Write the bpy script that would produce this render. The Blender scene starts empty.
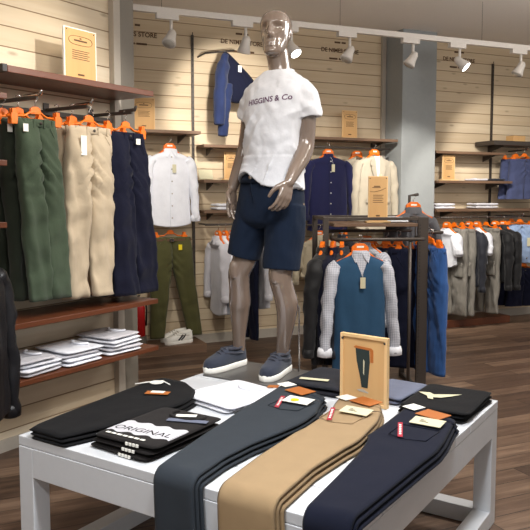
import bpy, math, random
from mathutils import Vector, Matrix, noise
from mathutils.bvhtree import BVHTree
R = math.radians
sc = bpy.context.scene
COL = sc.collection
rnd = random.Random(7)

# ------------------------------------------------------------------ camera
F, CX, CY, PITCH, EYE = 710.0, 265.0, 251.0, R(4.5), 1.47
CAM = Vector((0, 0, EYE))
FWD = Vector((0, math.cos(PITCH), -math.sin(PITCH)))
UPV = Vector((0, math.sin(PITCH), math.cos(PITCH)))
def ray(px, py): return FWD + Vector((1, 0, 0)) * ((px - CX) / F) + UPV * ((CY - py) / F)
def on_z(px, py, z):
    d = ray(px, py); return CAM + d * ((z - EYE) / d.z)
cd = bpy.data.cameras.new('camera'); cam = bpy.data.objects.new('camera', cd); COL.objects.link(cam)
cam.location = CAM; cam.rotation_euler = (R(90) - PITCH, 0, 0)
cd.sensor_width = 36; cd.lens = 36 * F / 530; cd.shift_y = -(265 - CY) / 530
cd.clip_end = 60
sc.camera = cam

# ------------------------------------------------------------------ frames (local axes of walls and table)
class Frame:
    def __init__(s, o, deg):
        s.o = Vector(o); s.r = R(deg)
        s.m = Matrix.Translation(s.o) @ Matrix.Rotation(s.r, 4, 'Z'); s.i = s.m.inverted()
    def w(s, x, y, z): return s.m @ Vector((x, y, z))
    def on_y(s, px, py, y):          # local (x,z) where a sight line meets the plane y
        a = s.i @ CAM; d = s.i.to_3x3() @ ray(px, py)
        p = a + d * ((y - a.y) / d.y); return p
    def on_x(s, px, py, x):
        a = s.i @ CAM; d = s.i.to_3x3() @ ray(px, py)
        return a + d * ((x - a.x) / d.x)
    def on_z(s, px, py, z): return s.i @ on_z(px, py, z)
WL = Frame((-1.485, 4.01, 0), -33)       # left wall: x out into the room, y along the wall
WB = Frame((-.648, 6.986, 0), 24)        # back wall: x along the wall, -y out into the room
TB = Frame((-.939, 2.635, 0), -33)       # table: x along its front edge, y to the rear
RK = Frame((1.157, 5.2, 0), 5)           # rack: origin front post on its end, -x along the front

# ------------------------------------------------------------------ materials
MATS = {}
def nt(name):
    m = bpy.data.materials.new(name); m.use_nodes = True
    t = m.node_tree; b = t.nodes['Principled BSDF']
    return m, t, b
def N(t, typ, **kw):
    n = t.nodes.new(typ)
    for k, v in kw.items():
        if hasattr(n, k) and k not in n.inputs.keys(): setattr(n, k, v)
        else: n.inputs[k].default_value = v
    return n
def c4(c): return (c[0], c[1], c[2], 1)
def srgb(r, g, b):
    f = lambda v: (v / 255 / 12.92) if v <= 10 else ((v / 255 + .055) / 1.055) ** 2.4
    return (f(r), f(g), f(b))
def plain(name, col, rough=.5, metal=0, bump=0, scale=60, var=.06, coat=0, spec=.5):
    if name in MATS: return MATS[name]
    m, t, b = nt(name); L = t.links
    b.inputs['Roughness'].default_value = rough; b.inputs['Metallic'].default_value = metal
    b.inputs['Coat Weight'].default_value = coat; b.inputs['Specular IOR Level'].default_value = spec
    tc = N(t, 'ShaderNodeTexCoord'); nz = N(t, 'ShaderNodeTexNoise', Scale=scale, Detail=4.0)
    L.new(tc.outputs['Object'], nz.inputs['Vector'])
    mx = N(t, 'ShaderNodeMix', data_type='RGBA')
    mx.inputs[6].default_value = c4([v * (1 - var) for v in col]); mx.inputs[7].default_value = c4([min(1, v * (1 + var)) for v in col])
    L.new(nz.outputs['Fac'], mx.inputs[0]); L.new(mx.outputs[2], b.inputs['Base Color'])
    if bump:
        bp = N(t, 'ShaderNodeBump', Strength=bump, Distance=.004); L.new(nz.outputs['Fac'], bp.inputs['Height']); L.new(bp.outputs[0], b.inputs['Normal'])
    MATS[name] = m; return m
def fabric(name, col, rough=.92, weave=900, bump=.25, streak=0.0, sheen=.15, fold=.12):
    if name in MATS: return MATS[name]
    m, t, b = nt(name); L = t.links
    b.inputs['Roughness'].default_value = rough; b.inputs['Sheen Weight'].default_value = sheen
    b.inputs['Specular IOR Level'].default_value = .25
    tc = N(t, 'ShaderNodeTexCoord')
    n1 = N(t, 'ShaderNodeTexNoise', Scale=weave, Detail=2.0); L.new(tc.outputs['Object'], n1.inputs['Vector'])
    n2 = N(t, 'ShaderNodeTexNoise', Scale=14.0, Detail=5.0); 
    mp = N(t, 'ShaderNodeMapping'); mp.inputs['Scale'].default_value = (3, 3, .5) if streak else (1, 1, 1)
    L.new(tc.outputs['Object'], mp.inputs['Vector']); L.new(mp.outputs[0], n2.inputs['Vector'])
    mx = N(t, 'ShaderNodeMix', data_type='RGBA'); k = .10 + streak
    mx.inputs[6].default_value = c4([v * (1 - k) for v in col]); mx.inputs[7].default_value = c4([min(1, v * (1 + k)) for v in col])
    L.new(n2.outputs['Fac'], mx.inputs[0]); L.new(mx.outputs[2], b.inputs['Base Color'])
    bp = N(t, 'ShaderNodeBump', Strength=bump, Distance=.002); L.new(n1.outputs['Fac'], bp.inputs['Height'])
    bp2 = N(t, 'ShaderNodeBump', Strength=fold, Distance=.02); L.new(n2.outputs['Fac'], bp2.inputs['Height']); L.new(bp.outputs[0], bp2.inputs['Normal'])
    L.new(bp2.outputs[0], b.inputs['Normal'])
    MATS[name] = m; return m
def math_(t, op, a, b=None):
    n = t.nodes.new('ShaderNodeMath'); n.operation = op
    for i, v in enumerate((a, b)):
        if v is None: continue
        if isinstance(v, (int, float)): n.inputs[i].default_value = v
        else: t.links.new(v, n.inputs[i])
    return n.outputs[0]
def planks(name, c1, c2, pitch, axis, grain_axis, groove=.05, rough=.7, knots=True, dark=(.10, .07, .045), depth=.5):
    """boards of width `pitch` counted along `axis`, grain running along `grain_axis` (0,1,2)"""
    m, t, b = nt(name); L = t.links
    tc = N(t, 'ShaderNodeTexCoord'); sp = N(t, 'ShaderNodeSeparateXYZ'); L.new(tc.outputs['Object'], sp.inputs[0])
    q = math_(t, 'DIVIDE', sp.outputs[axis], pitch); fl = math_(t, 'FLOOR', q); fr = math_(t, 'FRACT', q)
    wn = N(t, 'ShaderNodeTexWhiteNoise', noise_dimensions='1D'); L.new(fl, wn.inputs['W'])
    s = [28.0, 28.0, 28.0]; s[grain_axis] = 1.3
    mp = N(t, 'ShaderNodeMapping'); mp.inputs['Scale'].default_value = s
    cb = N(t, 'ShaderNodeCombineXYZ'); off = math_(t, 'MULTIPLY', wn.outputs['Value'], 40.0)
    for i in range(3):
        L.new(math_(t, 'ADD', sp.outputs[i], off) if i == grain_axis else sp.outputs[i], cb.inputs[i])
    L.new(cb.outputs[0], mp.inputs['Vector'])
    nz = N(t, 'ShaderNodeTexNoise', Scale=1.0, Detail=6.0, Distortion=.6); L.new(mp.outputs[0], nz.inputs['Vector'])
    f = math_(t, 'ADD', math_(t, 'MULTIPLY', nz.outputs['Fac'], .75), math_(t, 'MULTIPLY', wn.outputs['Value'], .35))
    mx = N(t, 'ShaderNodeMix', data_type='RGBA'); mx.inputs[6].default_value = c4(c1); mx.inputs[7].default_value = c4(c2)
    L.new(f, mx.inputs[0]); col = mx.outputs[2]
    if knots:
        s2 = [9.0, 9.0, 9.0]; s2[grain_axis] = 3.0
        mp2 = N(t, 'ShaderNodeMapping'); mp2.inputs['Scale'].default_value = s2; L.new(cb.outputs[0], mp2.inputs['Vector'])
        vo = N(t, 'ShaderNodeTexVoronoi', Scale=1.0); L.new(mp2.outputs[0], vo.inputs['Vector'])
        kn = N(t, 'ShaderNodeMapRange'); kn.inputs['From Min'].default_value = .05; kn.inputs['From Max'].default_value = .14; kn.inputs['To Min'].default_value = .6; kn.inputs['To Max'].default_value = 0
        L.new(vo.outputs['Distance'], kn.inputs['Value'])
        k2 = N(t, 'ShaderNodeMix', data_type='RGBA'); L.new(kn.outputs[0], k2.inputs[0]); L.new(col, k2.inputs[6]); k2.inputs[7].default_value = c4([v * .45 for v in c1]); col = k2.outputs[2]
    ed = math_(t, 'MINIMUM', fr, math_(t, 'SUBTRACT', 1.0, fr))
    g = N(t, 'ShaderNodeMapRange'); g.inputs['From Min'].default_value = groove * .4; g.inputs['From Max'].default_value = groove; g.inputs['To Min'].default_value = 1; g.inputs['To Max'].default_value = 0
    L.new(ed, g.inputs['Value'])
    mg = N(t, 'ShaderNodeMix', data_type='RGBA'); L.new(g.outputs[0], mg.inputs[0]); L.new(col, mg.inputs[6]); mg.inputs[7].default_value = c4(dark)
    L.new(mg.outputs[2], b.inputs['Base Color']); b.inputs['Roughness'].default_value = rough
    h = math_(t, 'SUBTRACT', math_(t, 'MULTIPLY', nz.outputs['Fac'], .25), g.outputs[0])
    bp = N(t, 'ShaderNodeBump', Strength=depth, Distance=.006); L.new(h, bp.inputs['Height']); L.new(bp.outputs[0], b.inputs['Normal'])
    MATS[name] = m; return m
def floor_mat():
    m, t, b = nt('floor boards'); L = t.links
    tc = N(t, 'ShaderNodeTexCoord')
    br = N(t, 'ShaderNodeTexBrick', Scale=1.0); br.offset = .37
    for k, v in (('Color1', (.0, .0, .0, 1)), ('Color2', (1, 1, 1, 1)), ('Mortar', (.5, .5, .5, 1)), ('Mortar Size', .0025), ('Brick Width', 1.5), ('Row Height', .14)): br.inputs[k].default_value = v
    L.new(tc.outputs['Object'], br.inputs['Vector'])
    mp = N(t, 'ShaderNodeMapping'); mp.inputs['Scale'].default_value = (1.6, 22, 1)
    vadd = N(t, 'ShaderNodeVectorMath', operation='MULTIPLY_ADD'); L.new(br.outputs['Color'], vadd.inputs[0]); vadd.inputs[1].default_value = (17, 5, 0); L.new(tc.outputs['Object'], vadd.inputs[2])
    L.new(vadd.outputs[0], mp.inputs['Vector'])
    nz = N(t, 'ShaderNodeTexNoise', Scale=1.0, Detail=8.0, Distortion=.8); nz.inputs['Roughness'].default_value = .65; L.new(mp.outputs[0], nz.inputs['Vector'])
    bw = N(t, 'ShaderNodeSeparateXYZ'); L.new(br.outputs['Color'], bw.inputs[0])
    f = math_(t, 'ADD', math_(t, 'MULTIPLY', nz.outputs['Fac'], .9), math_(t, 'MULTIPLY', bw.outputs[0], .35))
    rp = N(t, 'ShaderNodeValToRGB'); e = rp.color_ramp.elements
    e[0].position = .3; e[0].color = c4(srgb(60, 45, 36)); e[1].position = .95; e[1].color = c4(srgb(150, 124, 102))
    e2 = e.new(.6); e2.color = c4(srgb(102, 79, 63)); L.new(f, rp.inputs[0])
    mg = N(t, 'ShaderNodeMix', data_type='RGBA'); L.new(br.outputs['Fac'], mg.inputs[0]); L.new(rp.outputs[0], mg.inputs[6]); mg.inputs[7].default_value = c4(srgb(34, 24, 18))
    L.new(mg.outputs[2], b.inputs['Base Color']); b.inputs['Roughness'].default_value = .48
    h = math_(t, 'SUBTRACT', nz.outputs['Fac'], br.outputs['Fac'])
    bp = N(t, 'ShaderNodeBump', Strength=.25, Distance=.004); L.new(h, bp.inputs['Height']); L.new(bp.outputs[0], b.inputs['Normal'])
    return m
def checked(name, base, line, scale):
    m, t, b = nt(name); L = t.links
    tc = N(t, 'ShaderNodeTexCoord'); sp = N(t, 'ShaderNodeSeparateXYZ'); L.new(tc.outputs['Object'], sp.inputs[0])
    def band(o): 
        fr = math_(t, 'FRACT', math_(t, 'MULTIPLY', o, scale)); return math_(t, 'LESS_THAN', fr, .32)
    f = math_(t, 'MULTIPLY', math_(t, 'ADD', band(sp.outputs[0]), band(sp.outputs[2])), .5)
    nz = N(t, 'ShaderNodeTexNoise', Scale=220.0); L.new(tc.outputs['Object'], nz.inputs['Vector'])
    f2 = math_(t, 'MULTIPLY', f, math_(t, 'ADD', .5, nz.outputs['Fac']))
    mx = N(t, 'ShaderNodeMix', data_type='RGBA'); mx.inputs[6].default_value = c4(base); mx.inputs[7].default_value = c4(line); L.new(f2, mx.inputs[0])
    L.new(mx.outputs[2], b.inputs['Base Color']); b.inputs['Roughness'].default_value = .9
    MATS[name] = m; return m
def pinstripe(name, base, line, n):
    m, t, b = nt(name); L = t.links
    tc = N(t, 'ShaderNodeTexCoord'); sp = N(t, 'ShaderNodeSeparateXYZ'); L.new(tc.outputs['Object'], sp.inputs[0])
    f = math_(t, 'LESS_THAN', math_(t, 'FRACT', math_(t, 'MULTIPLY', sp.outputs[0], n)), .3)
    mx = N(t, 'ShaderNodeMix', data_type='RGBA'); mx.inputs[6].default_value = c4(base); mx.inputs[7].default_value = c4(line); L.new(f, mx.inputs[0])
    L.new(mx.outputs[2], b.inputs['Base Color']); b.inputs['Roughness'].default_value = .95
    MATS[name] = m; return m
def emit(name, col, s):
    m, t, b = nt(name); b.inputs['Base Color'].default_value = c4(col); b.inputs['Emission Color'].default_value = c4(col); b.inputs['Emission Strength'].default_value = s
    return m
M_wall = planks('whitewashed boards', srgb(196, 172, 138), srgb(222, 206, 178), .115, 2, 0, groove=.04, dark=srgb(140, 114, 84))
M_wallL = planks('whitewashed boards along y', srgb(198, 178, 146), srgb(224, 212, 190), .115, 2, 1, groove=.04, dark=srgb(140, 116, 88))
M_shelf_red = planks('reddish walnut', srgb(72, 37, 22), srgb(112, 62, 36), .6, 0, 1, groove=.0001, rough=.34, knots=False)
M_shelf = planks('brown shelf wood', srgb(98, 74, 56), srgb(128, 100, 78), .6, 1, 0, groove=.0001, rough=.55, knots=False)
M_light = planks('light pine', srgb(214, 172, 116), srgb(232, 198, 148), .5, 0, 2, groove=.0001, rough=.6, knots=False)
M_kraft = planks('kraft board', srgb(196, 152, 98), srgb(210, 170, 116), .5, 0, 2, groove=.0001, rough=.7, knots=False)
M_floor = floor_mat()
M_white = plain('white painted wood', srgb(216, 219, 223), .42, bump=.12, scale=35, var=.03)
M_ceiling = plain('ceiling paint', srgb(246, 242, 236), .9)
M_col = plain('grey column paint', srgb(150, 154, 154), .75, bump=.1, scale=20)
M_greytrim = plain('pale grey trim', srgb(176, 168, 156), .6)
M_greyside = plain('grey end panel', srgb(122, 116, 106), .6)
M_metal = plain('dark bronze metal', srgb(74, 66, 60), .45, .3, var=.1)
M_black = plain('black plastic', srgb(22, 21, 21), .4)
M_chrome = plain('chrome', srgb(205, 200, 195), .18, 1)
M_orange = plain('orange plastic', srgb(240, 116, 14), .38, var=.08)
M_whiteplastic = plain('white enamel', srgb(214, 208, 200), .4)
M_paper = plain('white card', srgb(240, 238, 230), .8, var=.02)
M_cream = plain('cream card', srgb(214, 208, 176), .8, var=.04)
M_yellow = plain('yellow sticker', srgb(238, 214, 20), .6)
M_leatherpatch = plain('tan leather', srgb(176, 102, 44), .6, bump=.2, scale=200)
M_redtab = fabric('red woven tab', srgb(168, 34, 54))
M_ink = plain('brown ink', srgb(92, 66, 44), .8)
M_darkink = plain('dark ink', srgb(40, 34, 30), .8)
M_skin = plain('glossy taupe lacquer', srgb(116, 100, 89), .2, coat=1.0, scale=3, var=.03)
M_plate = plain('grey steel plate', srgb(96, 94, 92), .38, .4)
M_red = plain('red enamel', srgb(176, 14, 18), .3)
M_leather = plain('black leather', srgb(24, 24, 28), .42, bump=.3, scale=90)
FB = dict(
  whitetee=fabric('white jersey', srgb(232, 233, 240), bump=.1), white=fabric('white cotton', srgb(236, 238, 246), bump=.1, fold=.25),
  palegrey=fabric('pale grey cotton', srgb(205, 204, 210)), 
  shorts=fabric('deep petrol cotton', srgb(8, 22, 41), sheen=.02), green=fabric('sage green twill', srgb(66, 79, 62)), darkgreen=fabric('dark green twill', srgb(40, 46, 36)),
  beige=fabric('beige chino', srgb(186, 170, 146)), navy=fabric('navy chino', srgb(14, 17, 38), sheen=.06), khaki=fabric('khaki twill', srgb(158, 133, 100), fold=.06, sheen=.06),
  charcoal=fabric('charcoal twill', srgb(48, 54, 61), fold=.06, sheen=.04), navyfold=fabric('navy twill', srgb(13, 18, 36), fold=.06, sheen=.03),
  black=fabric('black cotton', srgb(13, 13, 16), sheen=.03), blacktee=fabric('washed black jersey', srgb(32, 29, 29), sheen=.05), bluegrey=fabric('blue grey knit', srgb(104, 110, 130)),
  pin=pinstripe('pinstriped wool', srgb(14, 15, 21), srgb(40, 42, 54), 90), olive=fabric('olive canvas', srgb(78, 77, 44)),
  navyshirt=fabric('navy linen', srgb(32, 34, 72)), blazer=fabric('beige linen', srgb(196, 186, 166)), taupe=fabric('brown wool', srgb(96, 80, 66)),
  denim=fabric('blue denim', srgb(46, 84, 142), streak=.45), denimlight=fabric('light blue denim', srgb(150, 172, 206), streak=.12), jacketblue=fabric('indigo knit', srgb(34, 45, 80), streak=.1),
  indigo=fabric('dark indigo', srgb(16, 20, 42), sheen=.05), steel=fabric('petrol blue knit', srgb(44, 78, 108), sheen=.06), check=checked('checked cotton', srgb(206, 208, 216), srgb(128, 134, 152), 85),
  greycargo=fabric('grey ripstop', srgb(134, 130, 122), streak=.25, fold=.5), blackjk=fabric('black nylon', srgb(26, 26, 28), rough=.6), darkjk=fabric('charcoal nylon', srgb(40, 42, 50), rough=.6), blueshort=fabric('slate blue cotton', srgb(70, 78, 112)), pink=fabric('pink cotton', srgb(214, 130, 148)),
  greyjk=fabric('grey knit', srgb(92, 92, 96)), shoe=fabric('slate canvas', srgb(50, 55, 68)), darkshoe=fabric('dark canvas trim', srgb(52, 52, 62)))

# ------------------------------------------------------------------ mesh builder
class MB:
    def __init__(s): s.v = []; s.f = []
    def loft(s, rings, cap=(True, True)):
        n = len(rings[0]); b = len(s.v)
        for r in rings: s.v += [Vector(p) for p in r]
        for k in range(len(rings) - 1):
            for i in range(n):
                j = (i + 1) % n
                s.f.append((b + k * n + i, b + k * n + j, b + (k + 1) * n + j, b + (k + 1) * n + i))
        if cap[0]: s.f.append(tuple(b + i for i in reversed(range(n))))
        if cap[1]: s.f.append(tuple(b + (len(rings) - 1) * n + i for i in range(n)))
        return s
    def box(s, lo, hi, m=None):
        b = len(s.v); x0, y0, z0 = lo; x1, y1, z1 = hi
        P = [Vector(p) for p in ((x0,y0,z0),(x1,y0,z0),(x1,y1,z0),(x0,y1,z0),(x0,y0,z1),(x1,y0,z1),(x1,y1,z1),(x0,y1,z1))]
        s.v += [m @ p for p in P] if m else P
        s.f += [tuple(b + i for i in q) for q in ((0,3,2,1),(4,5,6,7),(0,1,5,4),(1,2,6,5),(2,3,7,6),(3,0,4,7))]
        return s
    def tube(s, pts, r, n=10, caps=True, round_=False):
        pts = [Vector(p) for p in pts]; rr = [r] * len(pts) if isinstance(r, (int, float)) else list(r)
        T = []
        for i in range(len(pts)):
            a = pts[max(0, i - 1)]; c = pts[min(len(pts) - 1, i + 1)]; T.append((c - a).normalized())
        up = Vector((0, 0, 1)) if abs(T[0].z) < .9 else Vector((0, 1, 0))
        X = T[0].cross(up).normalized(); rings = []
        for i, p in enumerate(pts):
            X = (X - T[i] * X.dot(T[i])).normalized(); Y = T[i].cross(X)
            q = rr[i] if isinstance(rr[i], tuple) else (rr[i], rr[i])
            rings.append([p + X * math.cos(2*math.pi*k/n) * q[0] + Y * math.sin(2*math.pi*k/n) * q[1] for k in range(n)])
        if round_:
            def end(idx, sgn):
                q = rr[idx] if isinstance(rr[idx], tuple) else (rr[idx], rr[idx]); c = pts[idx]; o = []
                for a in (30, 60, 85):
                    k = math.cos(R(a)); o.append([c + (v - c) * k + T[idx] * sgn * math.sin(R(a)) * min(q) for v in rings[idx]])
                return o
            e0 = end(0, -1); e1 = end(-1, 1); rings = e0[::-1] + rings + e1
        return s.loft(rings, (caps, caps))
    def prism(s, poly, d0, d1, plane='xz'):
        """outline extruded along the remaining axis"""
        def P(p, d): return (p[0], d, p[1]) if plane == 'xz' else ((p[0], p[1], d) if plane == 'xy' else (d, p[0], p[1]))
        return s.loft([[P(p, d0) for p in poly], [P(p, d1) for p in poly]])
    def disc(s, c, r, h, axis='y', n=16):
        pts = []
        for d in (-h/2, h/2):
            ring = []
            for k in range(n):
                a = 2*math.pi*k/n; u, v = r*math.cos(a), r*math.sin(a)
                ring.append(Vector(c) + Vector((u, d, v) if axis == 'y' else ((u, v, d) if axis == 'z' else (d, u, v))))
            pts.append(ring)
        return s.loft(pts)
    def pillow(s, w, l, th, nx=18, ny=18, p=9, amp=.002, seed=0, fold=0.0):
        b = len(s.v); idx = {}
        for side in (1, -1):
            for i in range(nx + 1):
                for j in range(ny + 1):
                    u, v = 2*i/nx - 1, 2*j/ny - 1
                    u = math.copysign(abs(u) ** .75, u); v = math.copysign(abs(v) ** .75, v)
                    border = i in (0, nx) or j in (0, ny)
                    if border and side == -1: idx[(side, i, j)] = idx[(1, i, j)]; continue
                    e = max(abs(u), abs(v)); r = (abs(u)**14 + abs(v)**14) ** (1/14)
                    k = e / r if r > 1e-6 else 1
                    x, y = u*k*w/2, v*k*l/2
                    z = th/2 * math.sqrt(max(0, 1 - e**p)) * side
                    nn = noise.noise(Vector((x*14 + seed*3.1, y*14, seed)))
                    if side == 1: z += amp * (nn - 1) * (1 - e**6) + fold * math.exp(-((y + l*.12) / .012) ** 2) * (1 - e**8)
                    x += amp * 1.2 * noise.noise(Vector((y*9, seed*2.7, side))); y += amp * 1.2 * noise.noise(Vector((x*9, seed*1.7, 4)))
                    idx[(side, i, j)] = len(s.v); s.v.append(Vector((x, y, z + th/2)))
        for i in range(nx):
            for j in range(ny):
                q = [idx[(1,i,j)], idx[(1,i+1,j)], idx[(1,i+1,j+1)], idx[(1,i,j+1)]]; s.f.append(tuple(q))
                q = [idx[(-1,i,j)], idx[(-1,i,j+1)], idx[(-1,i+1,j+1)], idx[(-1,i+1,j)]]
                if len(set(q)) >= 3: s.f.append(tuple(q))
        return s
    def xf(s, m):
        s.v = [m @ v for v in s.v]; return s
    def wrinkle(s, amp, sx=10, sz=4, seed=0, axis=(0, 1, 0)):
        ax = Vector(axis)
        for v in s.v:
            k = noise.noise(Vector((v.x*sx + seed*5.3, v.y*3 + seed, v.z*sz))) + .5*noise.noise(Vector((v.x*sx*2.3, seed*2.1, v.z*sz*2.6)))
            v += ax * amp * k; v.x += amp * .6 * noise.noise(Vector((seed*1.3, v.z*sz*1.5, 7.7)))
        return s
def obj(name, mb, mat, parent=None, smooth=True, bevel=0, sub=0):
    me = bpy.data.meshes.new(name); me.from_pydata([tuple(v) for v in mb.v], [], mb.f); me.validate(); me.update()
    if smooth: me.polygons.foreach_set('use_smooth', [True] * len(me.polygons))
    o = bpy.data.objects.new(name, me); COL.objects.link(o); me.materials.append(mat)
    if parent: o.parent = parent
    if bevel:
        b = o.modifiers.new('b', 'BEVEL'); b.width = bevel; b.segments = 2; b.limit_method = 'ANGLE'; b.angle_limit = R(40)
    if sub:
        b = o.modifiers.new('s', 'SUBSURF'); b.levels = sub; b.render_levels = sub
    return o
def flat(name, mb, mat, parent=None, bevel=.0015): return obj(name, mb, mat, parent, smooth=False, bevel=bevel)
def tag(o, label, cat, group=None, kind=None):
    if label: o['label'] = label
    if cat: o['category'] = cat
    if group: o['group'] = group
    if kind: o['kind'] = kind
    return o
def thing(name, label, cat, frame, x, y, z, rz=0, group=None):
    o = bpy.data.objects.new(name, None); o.empty_display_size = .1; COL.objects.link(o)
    o.location = frame.w(x, y, z) if frame else (x, y, z)
    o.rotation_euler = (0, 0, (frame.r if frame else 0) + R(rz))
    return tag(o, label, cat, group)
def struct(name, mb, mat, frame=None, smooth=False, bevel=0):
    o = obj(name, mb, mat, None, smooth, bevel)
    if frame: o.location = frame.o; o.rotation_euler = (0, 0, frame.r)
    o['kind'] = 'structure'; return o
def copy_tree(o, parent=None):
    c = o.copy(); COL.objects.link(c)
    if parent: c.parent = parent
    for ch in list(o.children): copy_tree(ch, c)
    return c
def bake(o):
    dg = bpy.context.evaluated_depsgraph_get(); dg.update()
    me = bpy.data.meshes.new_from_object(o.evaluated_get(dg)); o.modifiers.clear(); o.data = me
    me.polygons.foreach_set('use_smooth', [True] * len(me.polygons)); return o
def remesh(o, vox, smooth=3, fac=.5):
    r = o.modifiers.new('r', 'REMESH'); r.mode = 'VOXEL'; r.voxel_size = vox; r.use_smooth_shade = True
    s = o.modifiers.new('m', 'SMOOTH'); s.iterations = smooth; s.factor = fac
    return bake(o)
def text_mb(body, size, ext=.0006, align='CENTER', shear=0.0, bold=0):
    c = bpy.data.curves.new('t', 'FONT'); c.body = body; c.size = size; c.extrude = ext; c.align_x = align; c.align_y = 'CENTER'; c.shear = shear; c.resolution_u = 3; c.offset = bold
    o = bpy.data.objects.new('t', c); COL.objects.link(o)
    dg = bpy.context.evaluated_depsgraph_get(); dg.update(); me = bpy.data.meshes.new_from_object(o.evaluated_get(dg))
    mb = MB(); mb.v = [Vector((v.co.x, -v.co.z, v.co.y)) for v in me.vertices]; mb.f = [tuple(p.vertices) for p in me.polygons]   # upright in xz, front -y
    bpy.data.objects.remove(o); bpy.data.curves.remove(c); bpy.data.meshes.remove(me)
    return mb
def join(a, b):
    n = len(a.v); a.v += b.v; a.f += [tuple(i + n for i in f) for f in b.f]; return a
def sell(cx, cy, z, rx, ry, n=24, p=2.0):
    o = []
    for k in range(n):
        a = 2*math.pi*k/n; c, s_ = math.cos(a), math.sin(a)
        o.append(Vector((cx + rx*math.copysign(abs(c)**(2/p), c), cy + ry*math.copysign(abs(s_)**(2/p), s_), z)))
    return o
def interp(tab, x):
    if x <= tab[0][0]: return tab[0][1:]
    for a, b in zip(tab, tab[1:]):
        if x <= b[0]:
            t = (x - a[0]) / (b[0] - a[0]); return tuple(p + (q - p) * t for p, q in zip(a[1:], b[1:]))
    return tab[-1][1:]

# ------------------------------------------------------------------ setting
fl = struct('floor', MB().box((-9, -9, -.1), (9, 9, 0)), M_floor); fl.location = (1.0, 4.5, 0); fl.rotation_euler = (0, 0, R(24))
struct('ceiling', MB().box((-9, -5, 3.2), (9, 10, 3.3)), M_ceiling)
struct('wall_left', MB().box((-.12, -6, 0), (0, 1.02, 3.2)), M_wallL, WL)
wall_back = struct('wall_back', MB().box((-1.6, 0, 0), (7, .12, 3.2)), M_wall, WB)
struct('trim_1', MB().box((-.05, .855, 0), (.045, .915, 3.2)), M_greytrim, WL, bevel=.002)        # pale edge at the end of the left wall
struct('trim_2', MB().box((-.09, .915, 0), (.045, 1.04, 3.2)), M_greyside, WL, bevel=.002)
struct('baseboard_back', MB().box((-1.6, -.015, 0), (7, 0, .09)), M_greytrim, WB)
struct('baseboard_left', MB().box((0, -5, 0), (.015, .86, .07)), M_greytrim, WL)
cl = WB.on_y(385, 200, 0).x
struct('column', MB().box((2.14, -.33, 0), (2.575, .0, 3.2)), M_col, WB, bevel=.004)
struct('trim_3', MB().box((2.085, -.03, 1.2), (2.135, 0, 3.2)), M_greytrim, WB)
def standard(n, x):   # slotted upright fixed to the boards
    mb = MB().box((x - .012, -.02, .1), (x + .012, 0, 3.0)); o = struct(f'trim_{n}', mb, M_metal, WB)
    s = MB()
    for k in range(58): s.box((x - .004, -.0215, .15 + k*.05), (x + .004, -.0195, .175 + k*.05))
    p = obj('slot', s, M_black, o, False); p['kind'] = 'structure'
standard(4, -.06); standard(5, WB.on_y(491, 120, 0).x); standard(6, .88)
# lettering painted on the boards
def wall_text(x, z):
    o = text_mb('DE NIMES STORE', .060, .001, bold=.0012)
    for dz, ws in ((.085, (.07, .05)), (-.085, (.10, .03, .10))):      # the two lines too small to read
        xx = -(sum(ws) + .015*(len(ws)-1))/2
        for w_ in ws: o.box((xx, -.001, dz-.009), (xx+w_, .001, dz+.009)); xx += w_ + .015
    return o.xf(Matrix.Translation((x, -.002, z)))
for px, py in ((133, 34), (242, 43), (340, 51), (459, 60)):
    q = WB.on_y(px, py, 0); o = obj('lettering', wall_text(q.x, q.z), M_ink, wall_back, False); o['label'] = 'brown store name painted on the boards'; o['kind'] = 'structure'

# ------------------------------------------------------------------ shelves
def shelf(label, frame, x0, x1, d, z, th=.028, mat=None, group=None, side='y', bracket=True):
    if side == 'y':   # back wall: x along, depth to -y
        t = thing('wall_shelf', label, 'shelf', frame, (x0+x1)/2, 0, z, 0, group); w = (x1-x0)/2
        flat('board', MB().box((-w, -d, -th), (w, -.021, 0)), mat or M_shelf, t, .003)
        if bracket:
            for k in (-w*.75, w*.75): flat('bracket', MB().prism([(-.021, -th-.07), (-.021, -th), (-d*.8, -th), (-d*.8, -th-.012)], k-.006, k+.006, 'yz'), M_metal, t)
    else:
        t = thing('wall_shelf', label, 'shelf', frame, 0, (x0+x1)/2, z, 0, group); w = (x1-x0)/2
        flat('board', MB().box((.002, -w, -th), (d, w, 0)), mat or M_shelf_red, t, .003)
        if bracket:
            for k in (-w*.8, w*.7):
                mb = MB(); mb.loft([[(.002, k-.006, -th-.09), (.002, k-.006, -th), (d*.8, k-.006, -th), (d*.8, k-.006, -th-.014)], [(.002, k+.006, -th-.09), (.002, k+.006, -th), (d*.8, k+.006, -th), (d*.8, k+.006, -th-.014)]])
                flat('bracket', mb, M_metal, t)
    return t
GS = 'shelves on the walls'
us = shelf('long reddish shelf above the hanging trousers, small sign standing on it', WL, -.21, .88, .36, 2.125, .035, group=GS, side='x', bracket=False)
flat('end_cap', MB().box((.05, -.575, -.034), (.361, -.546, .004)), M_black, us)
shelf('reddish shelf just below the hems of the hanging trousers', WL, -.75, .90, .36, .80, .03, group=GS, side='x', bracket=False)
shelf('lowest reddish shelf holding three stacks of white folded shirts', WL, -.75, .90, .36, .492, .028, group=GS, side='x')
for (py, zz), s in zip(((93, 1.985), (160, 1.66), (222, 1.335)), ('uppermost', 'middle', 'lowest')):
    e = WL.on_x(6, py, .34)
    shelf(f'{s} of three brown shelf ends at the picture edge beside the green trousers', WL, e.y-.9, e.y, .35, e.z, .03, group=GS, side='x')
shelf('shelf above the white shirt carrying a kraft sign', WB, -1.1, -.09, .34, 2.06, group=GS)
shelf('shelf under the hanging indigo sleeve', WB, -.03, .80, .24, 1.95, group=GS)
shelf('shelf beside the white shirt with one card propped up', WB, -.03, .80, .24, 1.615, group=GS)
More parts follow.
